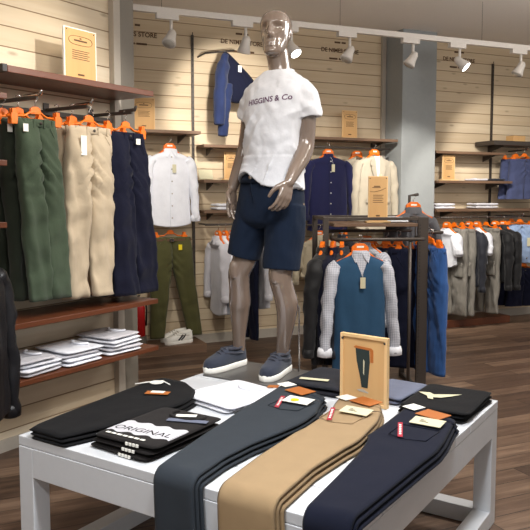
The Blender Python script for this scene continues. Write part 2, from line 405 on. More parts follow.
shelf('shelf with folded white shirts behind the mannequin hand', WB, -.03, .80, .24, 1.325, group=GS)
shelf('shelf above the navy shirt and beige blazer', WB, .95, 2.10, .32, 2.055, group=GS)
shelf('upper empty shelf on the boards beyond the grey column', WB, 2.64, 3.62, .27, 1.955, group=GS)
shelf('shelf with kraft sign beyond the grey column', WB, 2.64, 3.68, .32, 1.63, group=GS)
shelf('shelf with two folded white piles above the jacket rail', WB, 2.64, 4.7, .30, 1.315, group=GS)
shelf('dark shelf above the slate shorts', WB, 3.38, 4.9, .34, 2.085, .05, M_metal, group=GS)
shelf('low dark shelf above the navy shorts', WB, 3.75, 4.9, .26, .93, group=GS)
# plinths
p = tag(flat('plinth', MB().box((-.85, -.38, 0), (-.06, -.02, .075)), M_shelf, None, .003), 'low brown plinth under the white sneakers', 'plinth'); p.location = WB.o; p.rotation_euler.z = WB.r
p = tag(flat('plinth', MB().box((2.66, -.36, 0), (3.66, -.02, .08)), M_shelf_red, None, .003), 'low reddish plinth under the grey cargo trousers', 'plinth'); p.location = WB.o; p.rotation_euler.z = WB.r
# rails
def rail(label, x0, x1, y, z, r=.011):
    t = thing('hanging_rail', label, 'rail', WB, (x0+x1)/2, 0, z); w = (x1-x0)/2
    obj('bar', MB().tube([(-w, -y, 0), (w, -y, 0)], r, 10), M_metal, t)
    for k in (-w+.03, w-.03): obj('bracket', MB().tube([(k, -.001, 0), (k, -y, 0)], .008, 8), M_metal, t)
rail('dark rail under the shelf of folded white shirts', -.03, .85, .27, 1.19)
rail('dark rail under the shelf above the beige blazer', 1.0, 2.05, .25, 1.955)
rail('dark rail holding the row of jackets and cargo trousers', 2.66, 3.75, .34, 1.225)
for lab, t, z in (('chrome tipped arm holding the green trousers', -.03, 1.985), ('chrome tipped arm holding the beige trousers', .325, 1.975), ('dark tipped arm holding the navy trousers', .68, 1.975)):
    a = thing('garment_peg', lab, 'peg', WL, 0, t, z)
    flat('bar', MB().box((.002, -.008, -.012), (.36, .008, .008)), M_metal, a)
    tipm = M_metal if 'dark' in lab else M_chrome
    obj('tip', MB().tube([(.26, 0, .012), (.385, 0, .012), (.395, 0, .03)], [.008, .011, .008], 8, round_=True), tipm, a)
    flat('mounting_plate', MB().box((.002, -.02, -.05), (.01, .02, .04)), M_metal, a)
a = thing('hanging_rail', 'dark bar along the left wall boards behind the trousers', 'rail', WL, 0, .3, 1.955); flat('bar', MB().box((.01, -.75, -.014), (.03, .55, .014)), M_metal, a)

# ------------------------------------------------------------------ signs
def wood_sign(label, frame, x, y, z, rz, w, h, style=0, group='kraft signs', rim=None, tilt=0):
    t = thing('display_sign', label, 'sign', frame, x, y, z, rz, group)
    flat('base', MB().box((-w*.62, -.05, 0), (w*.62, .035, .014)), M_light, t)
    flat('panel', MB().box((-w/2, -.006, .014), (w/2, .008, .014+h)), rim or M_light, t)
    flat('printed_face', MB().box((-w/2+.008, -.0075, .02), (w/2-.008, -.006, .008+h)), M_kraft, t, 0)
    pr = MB()
    if style == 0:
        o = []
        for k in range(40):
            a = 2*math.pi*k/40; o.append((w*.36*math.copysign(abs(math.cos(a))**.6, math.cos(a)), -.0082, .014 + h*.77 + h*.085*math.copysign(abs(math.sin(a))**.8, math.sin(a))))
        pr.tube(o + [o[0]], .0014, 5); pr.box((-w*.2, -.0082, .014+h*.755), (w*.2, -.0074, .014+h*.785)); pr.box((-w*.03, -.0082, .014+h*.80), (w*.03, -.0074, .014+h*.825))
    else:
        pr.box((-w*.3, -.0082, .014+h*.74), (w*.12, -.0074, .014+h*.755)); pr.box((-w*.22, -.0082, .014+h*.765), (w*.1, -.0074, .014+h*.785))
        pr.tube([(-w*.42, -.0082, .014+h*.66), (-w*.2, -.0082, .014+h*.65), (w*.1, -.0082, .014+h*.68), (w*.4, -.0082, .014+h*.74)], .0015, 5)
    for k in range(5):
        zz = .014 + h*(.58 - k*.04); pr.box((-w*.26, -.0082, zz-.003), (w*(.27 - .05*(k % 2)), -.0074, zz+.001))
    pr.box((-w*.1, -.0082, .014+h*.1), (w*.1, -.0074, .014+h*.135))
    obj('print', pr, M_ink, t, False)
    for k in (-1, 1): obj('screw', MB().disc((k*w*.42, -.008, .014+h*.95), .004, .003), M_metal, t)
    return t
wood_sign('kraft sign with white rim standing on the shelf above the trousers', WL, .2, .42, 2.125, 90, .25, .30, 0, rim=M_paper)
wood_sign('kraft sign on the shelf above the white shirt', WB, -.575, -.13, 2.06, 0, .21, .29)
wood_sign('kraft sign on the shelf above the navy shirt and blazer', WB, 1.61, -.15, 2.055, 0, .18, .28)
wood_sign('kraft sign on the shelf beyond the grey column', WB, 2.86, -.2, 1.63, 0, .17, .27)
wood_sign('blank pale card standing behind the mannequin elbow', WB, .29, -.12, 1.615, 0, .14, .26)
bx = tag(flat('storage_box', MB().box((-.09, -.06, 0), (.09, .06, .07)), M_kraft), 'small kraft box on the dark shelf above the slate shorts', 'box'); bx.location = WB.w(3.82, -.2, 2.085); bx.rotation_euler.z = WB.r

# ------------------------------------------------------------------ track and spotlights
ZT = 2.83
def trk(px, py): return on_z(px, py, ZT)
ta, tb_ = trk(128, 7.5), trk(640, 60)
d = (tb_ - ta); tang = math.atan2(d.y, d.x); tl = d.length; TR = Frame(ta, math.degrees(tang))
t = thing('light_track', 'long white lighting track hung below the ceiling along the back wall', 'light track', TR, 0, 0, 0)
flat('track', MB().box((-1.6, -.02, -.02), (tl, .02, .025)), M_whiteplastic, t)
for x in (.25, 1.75, 3.2): obj('suspension_wire', MB().tube([(x, 0, .025), (x, 0, 3.2-ZT)], .0015, 6), M_metal, t)
M_lens_on = emit('lit lens', (1, .97, .9), 9.0); M_lens_dim = plain('lens glass', srgb(190, 185, 175), .2)
LAMPS = [(167, 'first', (-.35, -.4, -.8), 0), (242, 'second', (-.1, .35, -.95), 0), (288, 'lit one by the mannequin head', (.25, -.55, -.75), 1), (347, 'fourth', (-.5, -.1, -.85), 0), (411, 'fifth', (-.5, .1, -.85), 0), (458, 'lit one above the column edge', (.45, -.5, -.6), 1), (520, 'last', (-.45, .1, -.85), 0)]
LL = {0: 'white track spotlight above the white shirt and olive trousers', 1: 'white track spotlight over the hanging indigo sleeve', 2: 'glowing white spotlight just behind the mannequin head', 3: 'white track spotlight above the kraft sign over the blazer', 4: 'white track spotlight in front of the grey column', 5: 'glowing white spotlight beyond the grey column', 6: 'white track spotlight near the shorts, furthest along the track'}
SPOTPOS = []
for k, (px, nm, aim, on) in enumerate(LAMPS):
    fr = (px - 128) / 512; x = None
    # intersect with track line
    dd = ray(px, 0); s_, c_ = math.sin(tang), math.cos(tang)
    tt = (dd.x * (CAM.y - ta.y) - dd.y * (CAM.x - ta.x)) / (dd.x * s_ - dd.y * c_); x = tt
    t = thing('track_spotlight', LL[k], 'spotlight', TR, x, 0, -.02, 0, 'track spotlights')
    flat('adapter', MB().box((-.085, -.022, -.04), (.085, .022, 0)), M_whiteplastic, t)
    obj('arm', MB().tube([(.03, 0, -.04), (.03, 0, -.13)], .012, 8), M_whiteplastic, t)
    q = Vector(aim).normalized(); c0 = Vector((.03, 0, -.155)) - q*.03; 
    obj('yoke', MB().tube([(.03, 0, -.12), (.055, 0, -.14), c0 + q*.01], .008, 8), M_metal, t)
    obj('lamp_head', MB().tube([c0 - q*.02, c0, c0 + q*.045, c0 + q*.105, c0 + q*.11], [.018, .032, .037, .054, .052], 20), M_whiteplastic, t)
    obj('lens', MB().tube([c0 + q*.1095, c0 + q*.113], .043, 20), M_lens_on if on else M_lens_dim, t)
    SPOTPOS.append((TR.w(x, 0, -.02) + Matrix.Rotation(TR.r, 3, 'Z') @ (c0 + q*.15)))

# ------------------------------------------------------------------ table
TW, TD, TH = 1.406, 1.464, .56
t = thing('display_table', 'low white painted display table with plank top covered in folded clothes', 'table', TB, TW/2, TD/2, 0)
ox, oy = -TW/2, -TD/2
mb = MB(); seams = [0, .20, .43, .67, .87, 1.06, 1.27, TD]
for a, b in zip(seams, seams[1:]): mb.box((ox, oy+a+.0025, TH-.036), (-ox, oy+b-.0025, TH))
flat('top', mb, M_white, t, .0025)
lg = .08
for x in (ox, -ox-lg):
    for y in (oy, -oy-lg): flat('leg', MB().box((x+.001, y+.001, 0), (x+lg-.001, y+lg-.001, TH-.038)), M_white, t, .003)
for y in (oy, -oy-lg): flat('apron', MB().box((ox+lg, y+.001, TH-.15), (-ox-lg, y+.05, TH-.038)), M_white, t, .002)
for x in (ox, -ox-.05): flat('apron', MB().box((x+.001, oy+lg, TH-.15), (x+.049, -oy-lg, TH-.038)), M_white, t, .002)
for x in (ox, -ox-lg): flat('floor_rail', MB().box((x+.002, oy+lg, 0), (x+lg-.002, -oy-lg, .075)), M_white, t, .003)
flat('floor_rail', MB().box((ox+lg, -oy-lg+.002, 0), (-ox-lg, -oy-.002, .075)), M_white, t, .003)

# folded trousers that lie on the table and fall over its front edge
def strip(path, xs, th, n=16, seed=0, amp=.0015):
    """path: [(y,z,ny,nz)], xs: [(xl,xr)]"""
    rings = []
    for (y, z, ny, nz), (xl, xr) in zip(path, xs):
        top, bot = [], []
        for i in range(n + 1):
            s = i / n; e = abs(2*s - 1); h = th * (1 - e**7) ** .5 if e < 1 else 0
            x = xl + (xr - xl) * (.5 + .5*math.copysign(e**.8, 2*s-1))
            w = amp * (noise.noise(Vector((x*9, y*7 + z*7, seed))) + .6*noise.noise(Vector((x*22, y*16 + z*16, seed+3)))) * (1 - e**4)
            top.append(Vector((x, y + ny*(th/2 + h/2 + w - amp), z + nz*(th/2 + h/2 + w - amp))))
            if 0 < i < n: bot.append(Vector((x, y + ny*(th/2 - h/2), z + nz*(th/2 - h/2))))
        rings.append(top + bot[::-1])
    return rings
def drape(st, z0, drop, rad=.004, step=.03):
    """stations (y,xl,xr) from rear to front edge; returns path and widths, surface z0 above the table"""
    path, xs = [], []
    tab = sorted((s[0], s[1], s[2]) for s in st); y = st[0][0]; off = z0 - TH
    while y > rad:
        path.append((y, z0, 0, 1)); xs.append(interp(tab, y)); y -= step
    e = interp(tab, 0); Rr = off + rad
    for k in range(0, 8):
        a = R(90 * k / 7); path.append((rad - Rr*math.sin(a), TH - rad + Rr*math.cos(a), -math.sin(a), math.cos(a))); xs.append(e)
    yb, zb = path[-1][0], path[-1][1]; n = int(drop / .04)
    for k in range(1, n + 1):
        q = k / n; path.append((yb - .004*q, zb - drop*q, -1, 0)); xs.append((e[0] + .012*q, e[1] + .02*q))
    return path, xs
def skewed(mb, S, k):
    tab = sorted(S)
    for v in mb.v:
        q = max(0, min(1, (v.y - .45) / .55)); q = q*q*(3 - 2*q); a, b = interp(tab, v.y)
        v.y -= k * q * max(0, min(1, (v.x - a) / (b - a)))
    return mb
def folded_trousers(label, st, z0, th, drop, mat, group, seed, shift=0, tags=None, skew=0):
    o = thing('folded_trousers', label, 'trousers', TB, 0, 0, TH, 0, group)
    S = [(y, a + shift, b + shift) for y, a, b in st]
    mb = MB()
    pth, xs = drape(S, z0, drop)
    mb.loft(strip(pth, xs, th, seed=seed, amp=.003 if tags else .0012))
    mb.xf(Matrix.Translation((0, 0, -TH))); skewed(mb, S, skew)
    obj('legs', mb, mat, o)
    # waistband: a thicker band across the folded waist
    y0, a, b = S[0]; yb = y0 - .04; a2, b2 = interp(sorted(S), yb)
    w = MB().loft(strip([(y0+.004, z0 - TH + .0005, 0, 1), (y0 - .018, z0 - TH + .0005, 0, 1), (yb, z0 - TH + .0005, 0, 1)], [(a-.002, b+.002), ((a+a2)/2-.002, (b+b2)/2+.002), (a2-.002, b2+.002)], th + .0008, seed=seed))
    obj('waistband', skewed(w, S, skew), mat, o)
    if tags: tags(o, S, z0 + th - TH, mat)
    return o
def card(parent, name, cx, cy, z, w, l, rz, mat, th=.0015, tilt=0, bend=0):
    mb = MB().box((-w/2, -l/2, 0), (w/2, l/2, th)); mb.xf(Matrix.Translation((cx, cy, z)) @ Matrix.Rotation(R(rz), 4, 'Z') @ Matrix.Rotation(R(tilt), 4, 'X'))
    return flat(name, mb, mat, parent, 0)
def tags_for(lx, ly, px_, py_, tx, ty, rx, ry, tagrz=-8, yellow=False):
    def f(o, S, z, mat):
        card(o, 'size_label', lx, ly, z + .003, .065, .065, -22, M_paper)
        card(o, 'leather_patch', px_, py_, z + .003, .11, .085, -16, M_leatherpatch, .002)
        h = card(o, 'price_tag', tx, ty, z + .009, .12, .07, tagrz + 8, M_cream if not yellow else M_paper, .002, 4)
        pr = MB()
        for k in range(3): pr.box((-.03, -.012 + k*.010, .0021), (.006 - .012*k, -.008 + k*.010, .0026))
        pr.xf(Matrix.Translation((tx, ty, z + .009)) @ Matrix.Rotation(R(tagrz + 8), 4, 'Z') @ Matrix.Rotation(R(4), 4, 'X'))
        if yellow: flat('sticker', MB().disc((tx - .012, ty - .008, z + .0122), .018, .001, 'z'), M_yellow, h, 0)
        else: flat('print', pr, M_darkink, h, 0)
        obj('tag_string', MB().tube([(tx + .05, ty + .012, z + .011), (tx + .075, ty + .03, z + .012), (tx + .085, ty + .05, z + .004)], .0012, 6), M_black, o)
        r = card(o, 'red_tab', rx, ry, z + .003, .018, .16, 22, M_redtab, .0015)
        pr = MB()
        for k in range(6): pr.box((-.004, -.056 + k*.020, .0016), (.004, -.044 + k*.020, .0019))
        pr.xf(Matrix.Translation((rx, ry, z + .003)) @ Matrix.Rotation(R(22), 4, 'Z')); flat('woven_letters', pr, M_paper, r, 0)
        pk = MB()
        cx_, cy_ = rx + .05, ry + .02
        for p, q in (((-.075, .05), (.075, .05)), ((-.075, .05), (-.07, -.08)), ((.075, .05), (.07, -.08)), ((-.07, -.08), (0, -.10)), ((0, -.10), (.07, -.08))):
            pk.tube([(cx_ + p[0], cy_ + p[1], z + .0005), (cx_ + q[0], cy_ + q[1], z + .0005)], .0016, 5)
        obj('pocket_seam', pk, mat, o)
    return f
CH = [(1.06, .54, .82), (.85, .572, .885), (.70, .592, .898), (.60, .600, .90), (.56, .614, .898), (.45, .635, .888), (.3, .66, .868), (.15, .688, .865), (0, .72, .885)]
KH = [(1.0, .86, 1.06), (.93, .875, 1.10), (.80, .915, 1.135), (.56, .932, 1.165), (.50, .927, 1.165), (.45, .93, 1.16), (.23, .945, 1.155), (0, .975, 1.18)]
NV = [(1.03, 1.15, 1.385), (.9, 1.158, 1.405), (.75, 1.165, 1.425), (.61, 1.165, 1.435), (.57, 1.185, 1.435), (.44, 1.215, 1.43), (.22, 1.245, 1.425), (0, 1.27, 1.42)]
def pile(nm, st, mat, n, seed, place, tags, drop, dx=.0045, th=.0155, skew=0):
    ord_ = ('lowest', 'middle') if n == 3 else ('lower',)
    for k in range(n):
        top = k == n - 1
        lab = f'{nm} folded trousers, topmost of their pile, {place}' if top else f'{nm} folded trousers, {ord_[k]} of their pile under the tagged pair'
        folded_trousers(lab, st, TH + .0025 + k*(th + .0015), th, drop - .02*(n - 1 - k) + (0 if top else .03), mat, f'{nm} folded trousers draped over the table edge', seed + k*5, (n - 1 - k)*dx + (0 if top else rnd.uniform(0, .004)), tags if top else None, skew)
pile('charcoal', CH, FB['charcoal'], 3, 11, 'with yellow sticker on the tag', tags_for(.585, 1.005, .69, .945, .765, .80, .70, .76, yellow=True), .30, skew=.13)
pile('khaki', KH, FB['khaki'], 3, 31, 'below the kraft board', tags_for(.905, .965, 1.0, .955, 1.03, .80, .955, .73), .34, skew=.04)
pile('navy', NV, FB['navyfold'], 3, 51, 'hanging at the table corner', tags_for(1.195, .99, 1.295, .935, 1.315, .82, 1.255, .70), .38, dx=.006, skew=.10)

def folded_item(name, label, cat, frame, x, y, z, rz, w, l, th, mat, group=None, seed=0, layers=2, amp=.003, collar=None):
    o = thing(name, label, cat, frame, x, y, z, rz, group)
    mb = MB()
    for k in range(layers):
        m2 = MB().pillow(w - .004*k, l - .006*k, th/layers*1.05, seed=seed + k*.37, amp=amp, p=7)
        m2.xf(Matrix.Translation((.002*k, -.003*k, k*th/layers))); join(mb, m2)
    obj('folded_body', mb, mat, o)
    if collar:
        r = [(.065*math.cos(R(a)), l*.30 + .045*math.sin(R(a)), th + .003) for a in range(180, 361, 20)]
        obj('collar', MB().tube(r, (.007), 8, round_=True), collar, o)
    return o
# black jogger pile, left rear
def flatpile(label, st, z0, th, mat, seed, extra=None, name='folded_trousers', cat='trousers', group=None):
    o = thing(name, label, cat, TB, 0, 0, TH, 0, group); tab = sorted(st); y = st[0][0]; path = []; xs = []
    y1 = st[-1][0]; n = max(8, int((y - y1) / .03))
    for k in range(n + 1):
        q = 1 - (1 - k / n); yy = y + (y1 - y) * q; path.append((yy, z0, 0, 1)); xs.append(interp(tab, yy))
    mb = MB()
    for k in range(1):
        p2 = [(a, z0, c, d_) for a, b, c, d_ in path]; mb.loft(strip(p2, [(a + .004*(1-k), b + .006*(1-k)) for a, b in xs], th, seed=seed+k, amp=.003))
    mb.xf(Matrix.Translation((0, 0, -TH))); obj('legs', mb, mat, o)
    if extra: extra(o, z0 + th - TH)
    return o
BK = [(.83, -.02, .14), (.76, -.035, .25), (.66, -.03, .315), (.56, -.02, .335), (.40, -.005, .325), (.2, .015, .295), (.06, .035, .255), (.0, .06, .235)]
def bk_tags(o, z):
    flat('round_label', MB().disc((.045, .735, z + .004), .032, .002, 'z', 20), M_paper, o, 0)
    card(o, 'orange_tag', .17, .60, z + .005, .105, .045, 24, M_leatherpatch); card(o, 'price_sticker', .165, .607, z + .0068, .06, .028, 24, M_paper)
    obj('drawcord', MB().tube([(-.02, .66, z + .003), (.01, .70, z + .006), (.05, .77, z + .004), (.12, .74, z+.003)], .003, 6), M_paper, o)
for k, (s, lab) in enumerate(((.012, 'black folded trousers at the bottom of the pile near the table corner'), (.006, 'black folded trousers in the middle of the pile near the table corner'), (0, 'black folded trousers with round white label on top of their pile'))):
    st = [(y, a + s, b + s*1.6) for y, a, b in BK]; flatpile(lab, st, TH + .001 + k*.0145, .013, FB['black'], 70 + k, bk_tags if k == 2 else None, group='black trousers near the table corner')
# black printed tees
ct = (.475, .255)
for k in range(3):
    top = k == 2
    o = folded_item('folded_tee', 'washed black folded tee with white lettered band, topmost of its pile' if top else ('washed black folded tee at the bottom of the pile with lettered tee' if k == 0 else 'washed black folded tee, second from the bottom under the lettered tee'), 't-shirt', TB, ct[0] + .004*k, ct[1] + .006*(k-1), TH + .0005 + k*.0195, -3 + 2*k, .30, .40, .019, FB['blacktee'], 'black printed tees', 80 + k, 1, .002)
    z = .0196
    if top:
        def warp(mb, hh=.0):   # follow the soft surface
            bv = BVHTree.FromPolygons([v.co for v in o.children[0].data.vertices], [tuple(p.vertices) for p in o.children[0].data.polygons])
            for v in mb.v:
                r_ = bv.ray_cast(Vector((v.x, v.y, .2)), Vector((0, 0, -1)))
                v.z = (r_[0].z if r_[0] else .018) + hh
            return mb
        g = MB(); n1, n2 = 24, 10; b0 = 0
        for i in range(n1 + 1):
            for j in range(n2 + 1):
                x = -.135 + .275*i/n1; j2 = .115*(j/n2 - .5) + .008*math.sin(i*.9)*(abs(j/n2-.5)*2)
                g.v.append(Vector((x, -.085 + j2 + .02*i/n1, 0)))
        for i in range(n1):
            for j in range(n2): a = i*(n2+1)+j; g.f.append((a, a+n2+1, a+n2+2, a+1))
        band = obj('print_band', warp(g, .0008), FB['palegrey'], o)
        tx = text_mb('ORIGINAL', .055, 0); tx.v = [Vector((v.x, v.z, 0)) for v in tx.v]; tx.xf(Matrix.Translation((0, -.095, 0)) @ Matrix.Rotation(R(4), 4, 'Z')); obj('band_letters', warp(tx, .0016), FB['blacktee'], band)
        tx = MB()
        for k2 in range(7): tx.box((-.11 + k2*.027, -.172, .0192), (-.09 + k2*.027, -.160, .0198))
        obj('small_letters', tx, M_paper, o, False)
        obj('neckline', MB().tube([(.03 + .075*math.cos(R(a)), .13 + .05*math.sin(R(a)), .022) for a in range(150, 391, 20)], .006, 8, round_=True), FB['blacktee'], o)
        tg = card(o, 'neck_label', .07, .075, .022, .16, .03, 18, FB['bluegrey']); card(o, 'price_tag', .03, .12, .023, .08, .028, 28, M_paper)
    pr = MB()
    for q in range(4): pr.box((-.03 + q*.016 + .045, -.2035, .004), (-.02 + q*.016 + .045, -.199, .014))
    obj('hem_print', pr, M_paper, o, False)
# white tee pile
for k in range(2):
    folded_item('folded_tee', 'white folded tee lying on the table before the mannequin plate' if k else 'white folded tee underneath the top white tee on the table', 't-shirt', TB, .405 + .006*k, .835 + .004*k, TH + .0005 + k*.0165, -14 + 3*k, .34, .36, .016, FB['whitetee'], 'white tees on the table', 90 + k, 1, .003, FB['whitetee'] if k else None)
tg = thing('loose_tag', 'small kraft tag lying at the edge of the white folded tee', 'tag', TB, .515, 1.0, TH + .036, 0); card(tg, 'card', 0, 0, 0, .05, .04, 20, M_leatherpatch)
# pinstripe pile by the plate
for k in range(2):
    o = folded_item('folded_sweater', 'dark pinstriped folded knit behind the charcoal trousers' if k else 'dark folded knit beneath the pinstriped one behind charcoal trousers', 'sweater', TB, .665, 1.27, TH + .0005 + k*.0235, -4 + 4*k, .30, .36, .023, FB['pin'], 'pinstriped knits', 100 + k, 1, .004)
    if k: card(o, 'paper_band', -.03, -.1, .0255, .14, .03, 12, M_cream)
# grey blue and black piles at the far corner
for k in range(2):
    folded_item('folded_sweater', 'blue grey folded knit on top, beside the kraft board' if k else 'blue grey folded knit under another one beside the kraft board', 'sweater', TB, .985 + .004*k, 1.29, TH + .0005 + k*.0185, -6 + 3*k, .20, .31, .018, FB['bluegrey'], 'blue grey knits', 120 + k, 1, .003)
for k in range(3):
    o = folded_item('folded_tee', 'black folded tee with pale bird motif at the far table corner' if k == 2 else ('black folded tee at the bottom of the far corner pile' if k == 0 else 'black folded tee in the middle of the far corner pile'), 't-shirt', TB, 1.245 + .003*k, 1.235, TH + .0005 + k*.0155, -2 + 2*k, .29, .40, .015, FB['black'], 'black tees at the far corner', 130 + k, 1, .003)
    if k == 2:
        poly = [(-.10, .02), (-.055, .035), (-.03, .012), (0, .03), (.075, .07), (.045, .02), (.012, -.02), (-.02, -.03), (-.01, -.06), (-.035, -.055), (-.05, -.02)]
        flat('bird_motif', MB().prism(poly, .0165, .0172, 'xy').xf(Matrix.Translation((-.03, -.01, 0))), M_cream, o, 0)
# framed kraft board
t = thing('display_board', 'kraft board in pine frame with a picture of dark trousers', 'board', TB, .93, 1.085, TH, -6)
bw, bh = .235, .305
flat('backing', MB().box((-bw/2+.006, -.004, .006), (bw/2-.006, .006, bh-.006)), M_kraft, t, 0)
for a, b in (((-bw/2, 0), (-bw/2+.014, bh)), ((bw/2-.014, 0), (bw/2, bh)), ((-bw/2+.014, bh-.014), (bw/2-.014, bh)), ((-bw/2+.014, 0), (bw/2-.014, .014))):
    flat('frame', MB().box((a[0], -.012, a[1]), (b[0], .01, b[1])), M_light, t, .001)
pp = [(-.042, .245), (.026, .245), (.030, .19), (.020, .075), (-.010, .075), (-.016, .11), (-.036, .19)]
pic = flat('picture', MB().prism(pp, -.0055, -.004), plain('dark green print', srgb(34, 46, 44), .8), t, 0)
flat('picture_highlight', MB().prism([(-.002, .2), (.004, .19), (.002, .13), (-.002, .14)], -.0062, -.0055), M_cream, pic, 0)
flat('picture_belt', MB().prism([(-.052, .248), (-.042, .256), (.036, .252), (.046, .244), (.047, .19), (.033, .19), (.031, .242), (-.042, .245)], -.006, -.004), M_leatherpatch, pic, 0)
flat('picture_shoes', MB().prism([(-.034, .062), (-.005, .068), (.026, .056), (.022, .052), (-.022, .056)], -.0055, -.004), M_greytrim, pic, 0)
for k in (-1, 1): obj('screw', MB().disc((k*.105, -.0125, bh-.022), .005, .004), M_metal, t)
# small black tag block
# ------------------------------------------------------------------ mannequin
MX, MY, MZ = .215, 1.27, TH
mroot = thing('mannequin', 'glossy taupe mannequin in white tee and petrol shorts standing on the table', 'mannequin', TB, MX, MY, MZ)
TO = Matrix.Translation((-MX, -MY, -MZ))
flat('base_plate', MB().box((.04, 1.085, TH), (.46, 1.445, TH + .008)).xf(TO), M_plate, mroot, .002)
def limb(mb, pts, n=16, rnd_=True): return mb.tube([p[:3] for p in pts], [p[3] for p in pts], n, True, rnd_)
def smooth_path(pts, k=4):
    P = [Vector(p) for p in pts]; out = []
    for i in range(len(P) - 1):
        p0, p1, p2, p3 = P[max(0, i-1)], P[i], P[i+1], P[min(len(P)-1, i+2)]
        for j in range(k):
            t_ = j / k; out.append(tuple(.5*((2*p1) + (p2-p0)*t_ + (2*p0-5*p1+4*p2-p3)*t_**2 + (3*p1-p0-3*p2+p3)*t_**3)))
    out.append(tuple(P[-1])); return out
def limb4(mb, pts, n=16, k=4, rnd_=True): 
    out = smooth_path(pts, k); return mb.tube([p[:3] for p in out], [p[3] for p in out], n, True, rnd_)
class V4(tuple): pass
_V = Vector
def rings4(tab, n=40, p=2.2):
    out = smooth_path([Vector(r) for r in tab], 4); return [sell(r[1], r[2], r[0], r[3], r[4], n, p) for r in out]
body = MB()
torso = [(1.33, .308, 1.30, .11, .085), (1.40, .308, 1.30, .155, .108), (1.47, .31, 1.30, .158, .112), (1.55, .318, 1.29, .14, .100), (1.63, .328, 1.28, .128, .094), (1.72, .34, 1.275, .135, .102), (1.82, .354, 1.27, .147, .112), (1.90, .363, 1.275, .155, .113), (1.97, .368, 1.285, .145, .093), (2.02, .371, 1.29, .105, .076), (2.06, .371, 1.29, .066, .066)]
body.loft(rings4(torso))
limb4(body, [(.371, 1.295, 2.02, .064), (.368, 1.287, 2.09, .055), (.362, 1.275, 2.16, .056)])
limb4(body, [(.29, 1.285, 1.965, .056), (.232, 1.284, 1.95, .050), (.198, 1.29, 1.86, .048), (.155, 1.31, 1.73, .041), (.143, 1.30, 1.66, .043), (.122, 1.265, 1.56, .033), (.112, 1.248, 1.505, .026)])
limb4(body, [(.44, 1.288, 1.965, .056), (.495, 1.288, 1.95, .050), (.515, 1.293, 1.86, .048), (.512, 1.30, 1.74, .042), (.51, 1.275, 1.67, .044), (.506, 1.20, 1.585, .034), (.503, 1.155, 1.53, .026)])
limb4(body, [(.215, 1.305, 1.42, .09), (.20, 1.295, 1.30, .084), (.165, 1.28, 1.15, .064), (.135, 1.272, 1.075, .057), (.124, 1.29, 1.0, .054), (.112, 1.31, .92, .057), (.10, 1.325, .86, .05), (.08, 1.348, .73, .036), (.072, 1.358, .66, .034), (.07, 1.35, .60, .036)])
limb4(body, [(.40, 1.31, 1.41, .09), (.397, 1.30, 1.28, .086), (.388, 1.28, 1.14, .066), (.384, 1.272, 1.065, .059), (.39, 1.295, .99, .056), (.395, 1.315, .93, .058), (.385, 1.33, .86, .05), (.352, 1.355, .72, .036), (.34, 1.363, .66, .034), (.337, 1.355, .60, .036)])
for kx, kz, ky in ((.135, 1.082, 1.222), (.384, 1.072, 1.220)): limb(body, [(kx, ky+.012, kz+.03, .03), (kx, ky+.012, kz-.015, .028)], 12)
# right hand (hangs, back outward, thumb forward)
def hand(mb, wrist, axis, side, palmn, spread, curl, thumb):
    """axis: finger direction, side: towards the index, palmn: out of the palm"""
    W, A_, S_, P_ = Vector(wrist), Vector(axis).normalized(), Vector(side).normalized(), Vector(palmn).normalized()
    offs = (.030, .010, -.010, -.028); L_ = (.074, .082, .076, .060)
    for o_, l, c in zip(offs, L_, curl):
        k0 = W + A_*.02 + S_*o_*.5; k1 = W + A_*.088 + S_*o_*1.02 - P_*.004
        limb(mb, [tuple(k0) + (.014,), tuple((k0+k1)/2) + (.0145,), tuple(k1) + (.0115,)], 10)
        d_ = A_ + S_*o_*spread; p = k1; a = c*.6
        for seg, rr in ((.46, .0100), (.31, .0090), (.25, .0080)):
            dv = (d_*math.cos(a) + P_*math.sin(a)).normalized(); q = p + dv*l*seg*1.05
            limb(mb, [tuple(p) + (rr,), tuple(q) + (rr*.94,)], 10); p = q; a += c
    q0 = W + A_*.022 + S_*.018; q1 = q0 + (A_*.55 + S_*.75 + P_*thumb*.5).normalized()*.042; q2 = q1 + (A_*.85 + S_*.35 + P_*thumb).normalized()*.032; q3 = q2 + (A_*.95 + P_*thumb).normalized()*.025
    limb(mb, [tuple(q0) + (.016,), tuple(q1) + (.0125,), tuple(q2) + (.0105,), tuple(q3) + (.009,)], 10)
hand(body, (.112, 1.248, 1.515), (.10, -.16, -1), (.0, -1, .15), (1, .1, .05), 6, (.18, .22, .28, .34), .35)
hand(body, (.503, 1.155, 1.54), (-.14, -.30, -1), (-.35, -1, .25), (-1, .25, -.1), 4, (.46, .5, .52, .55), .5)
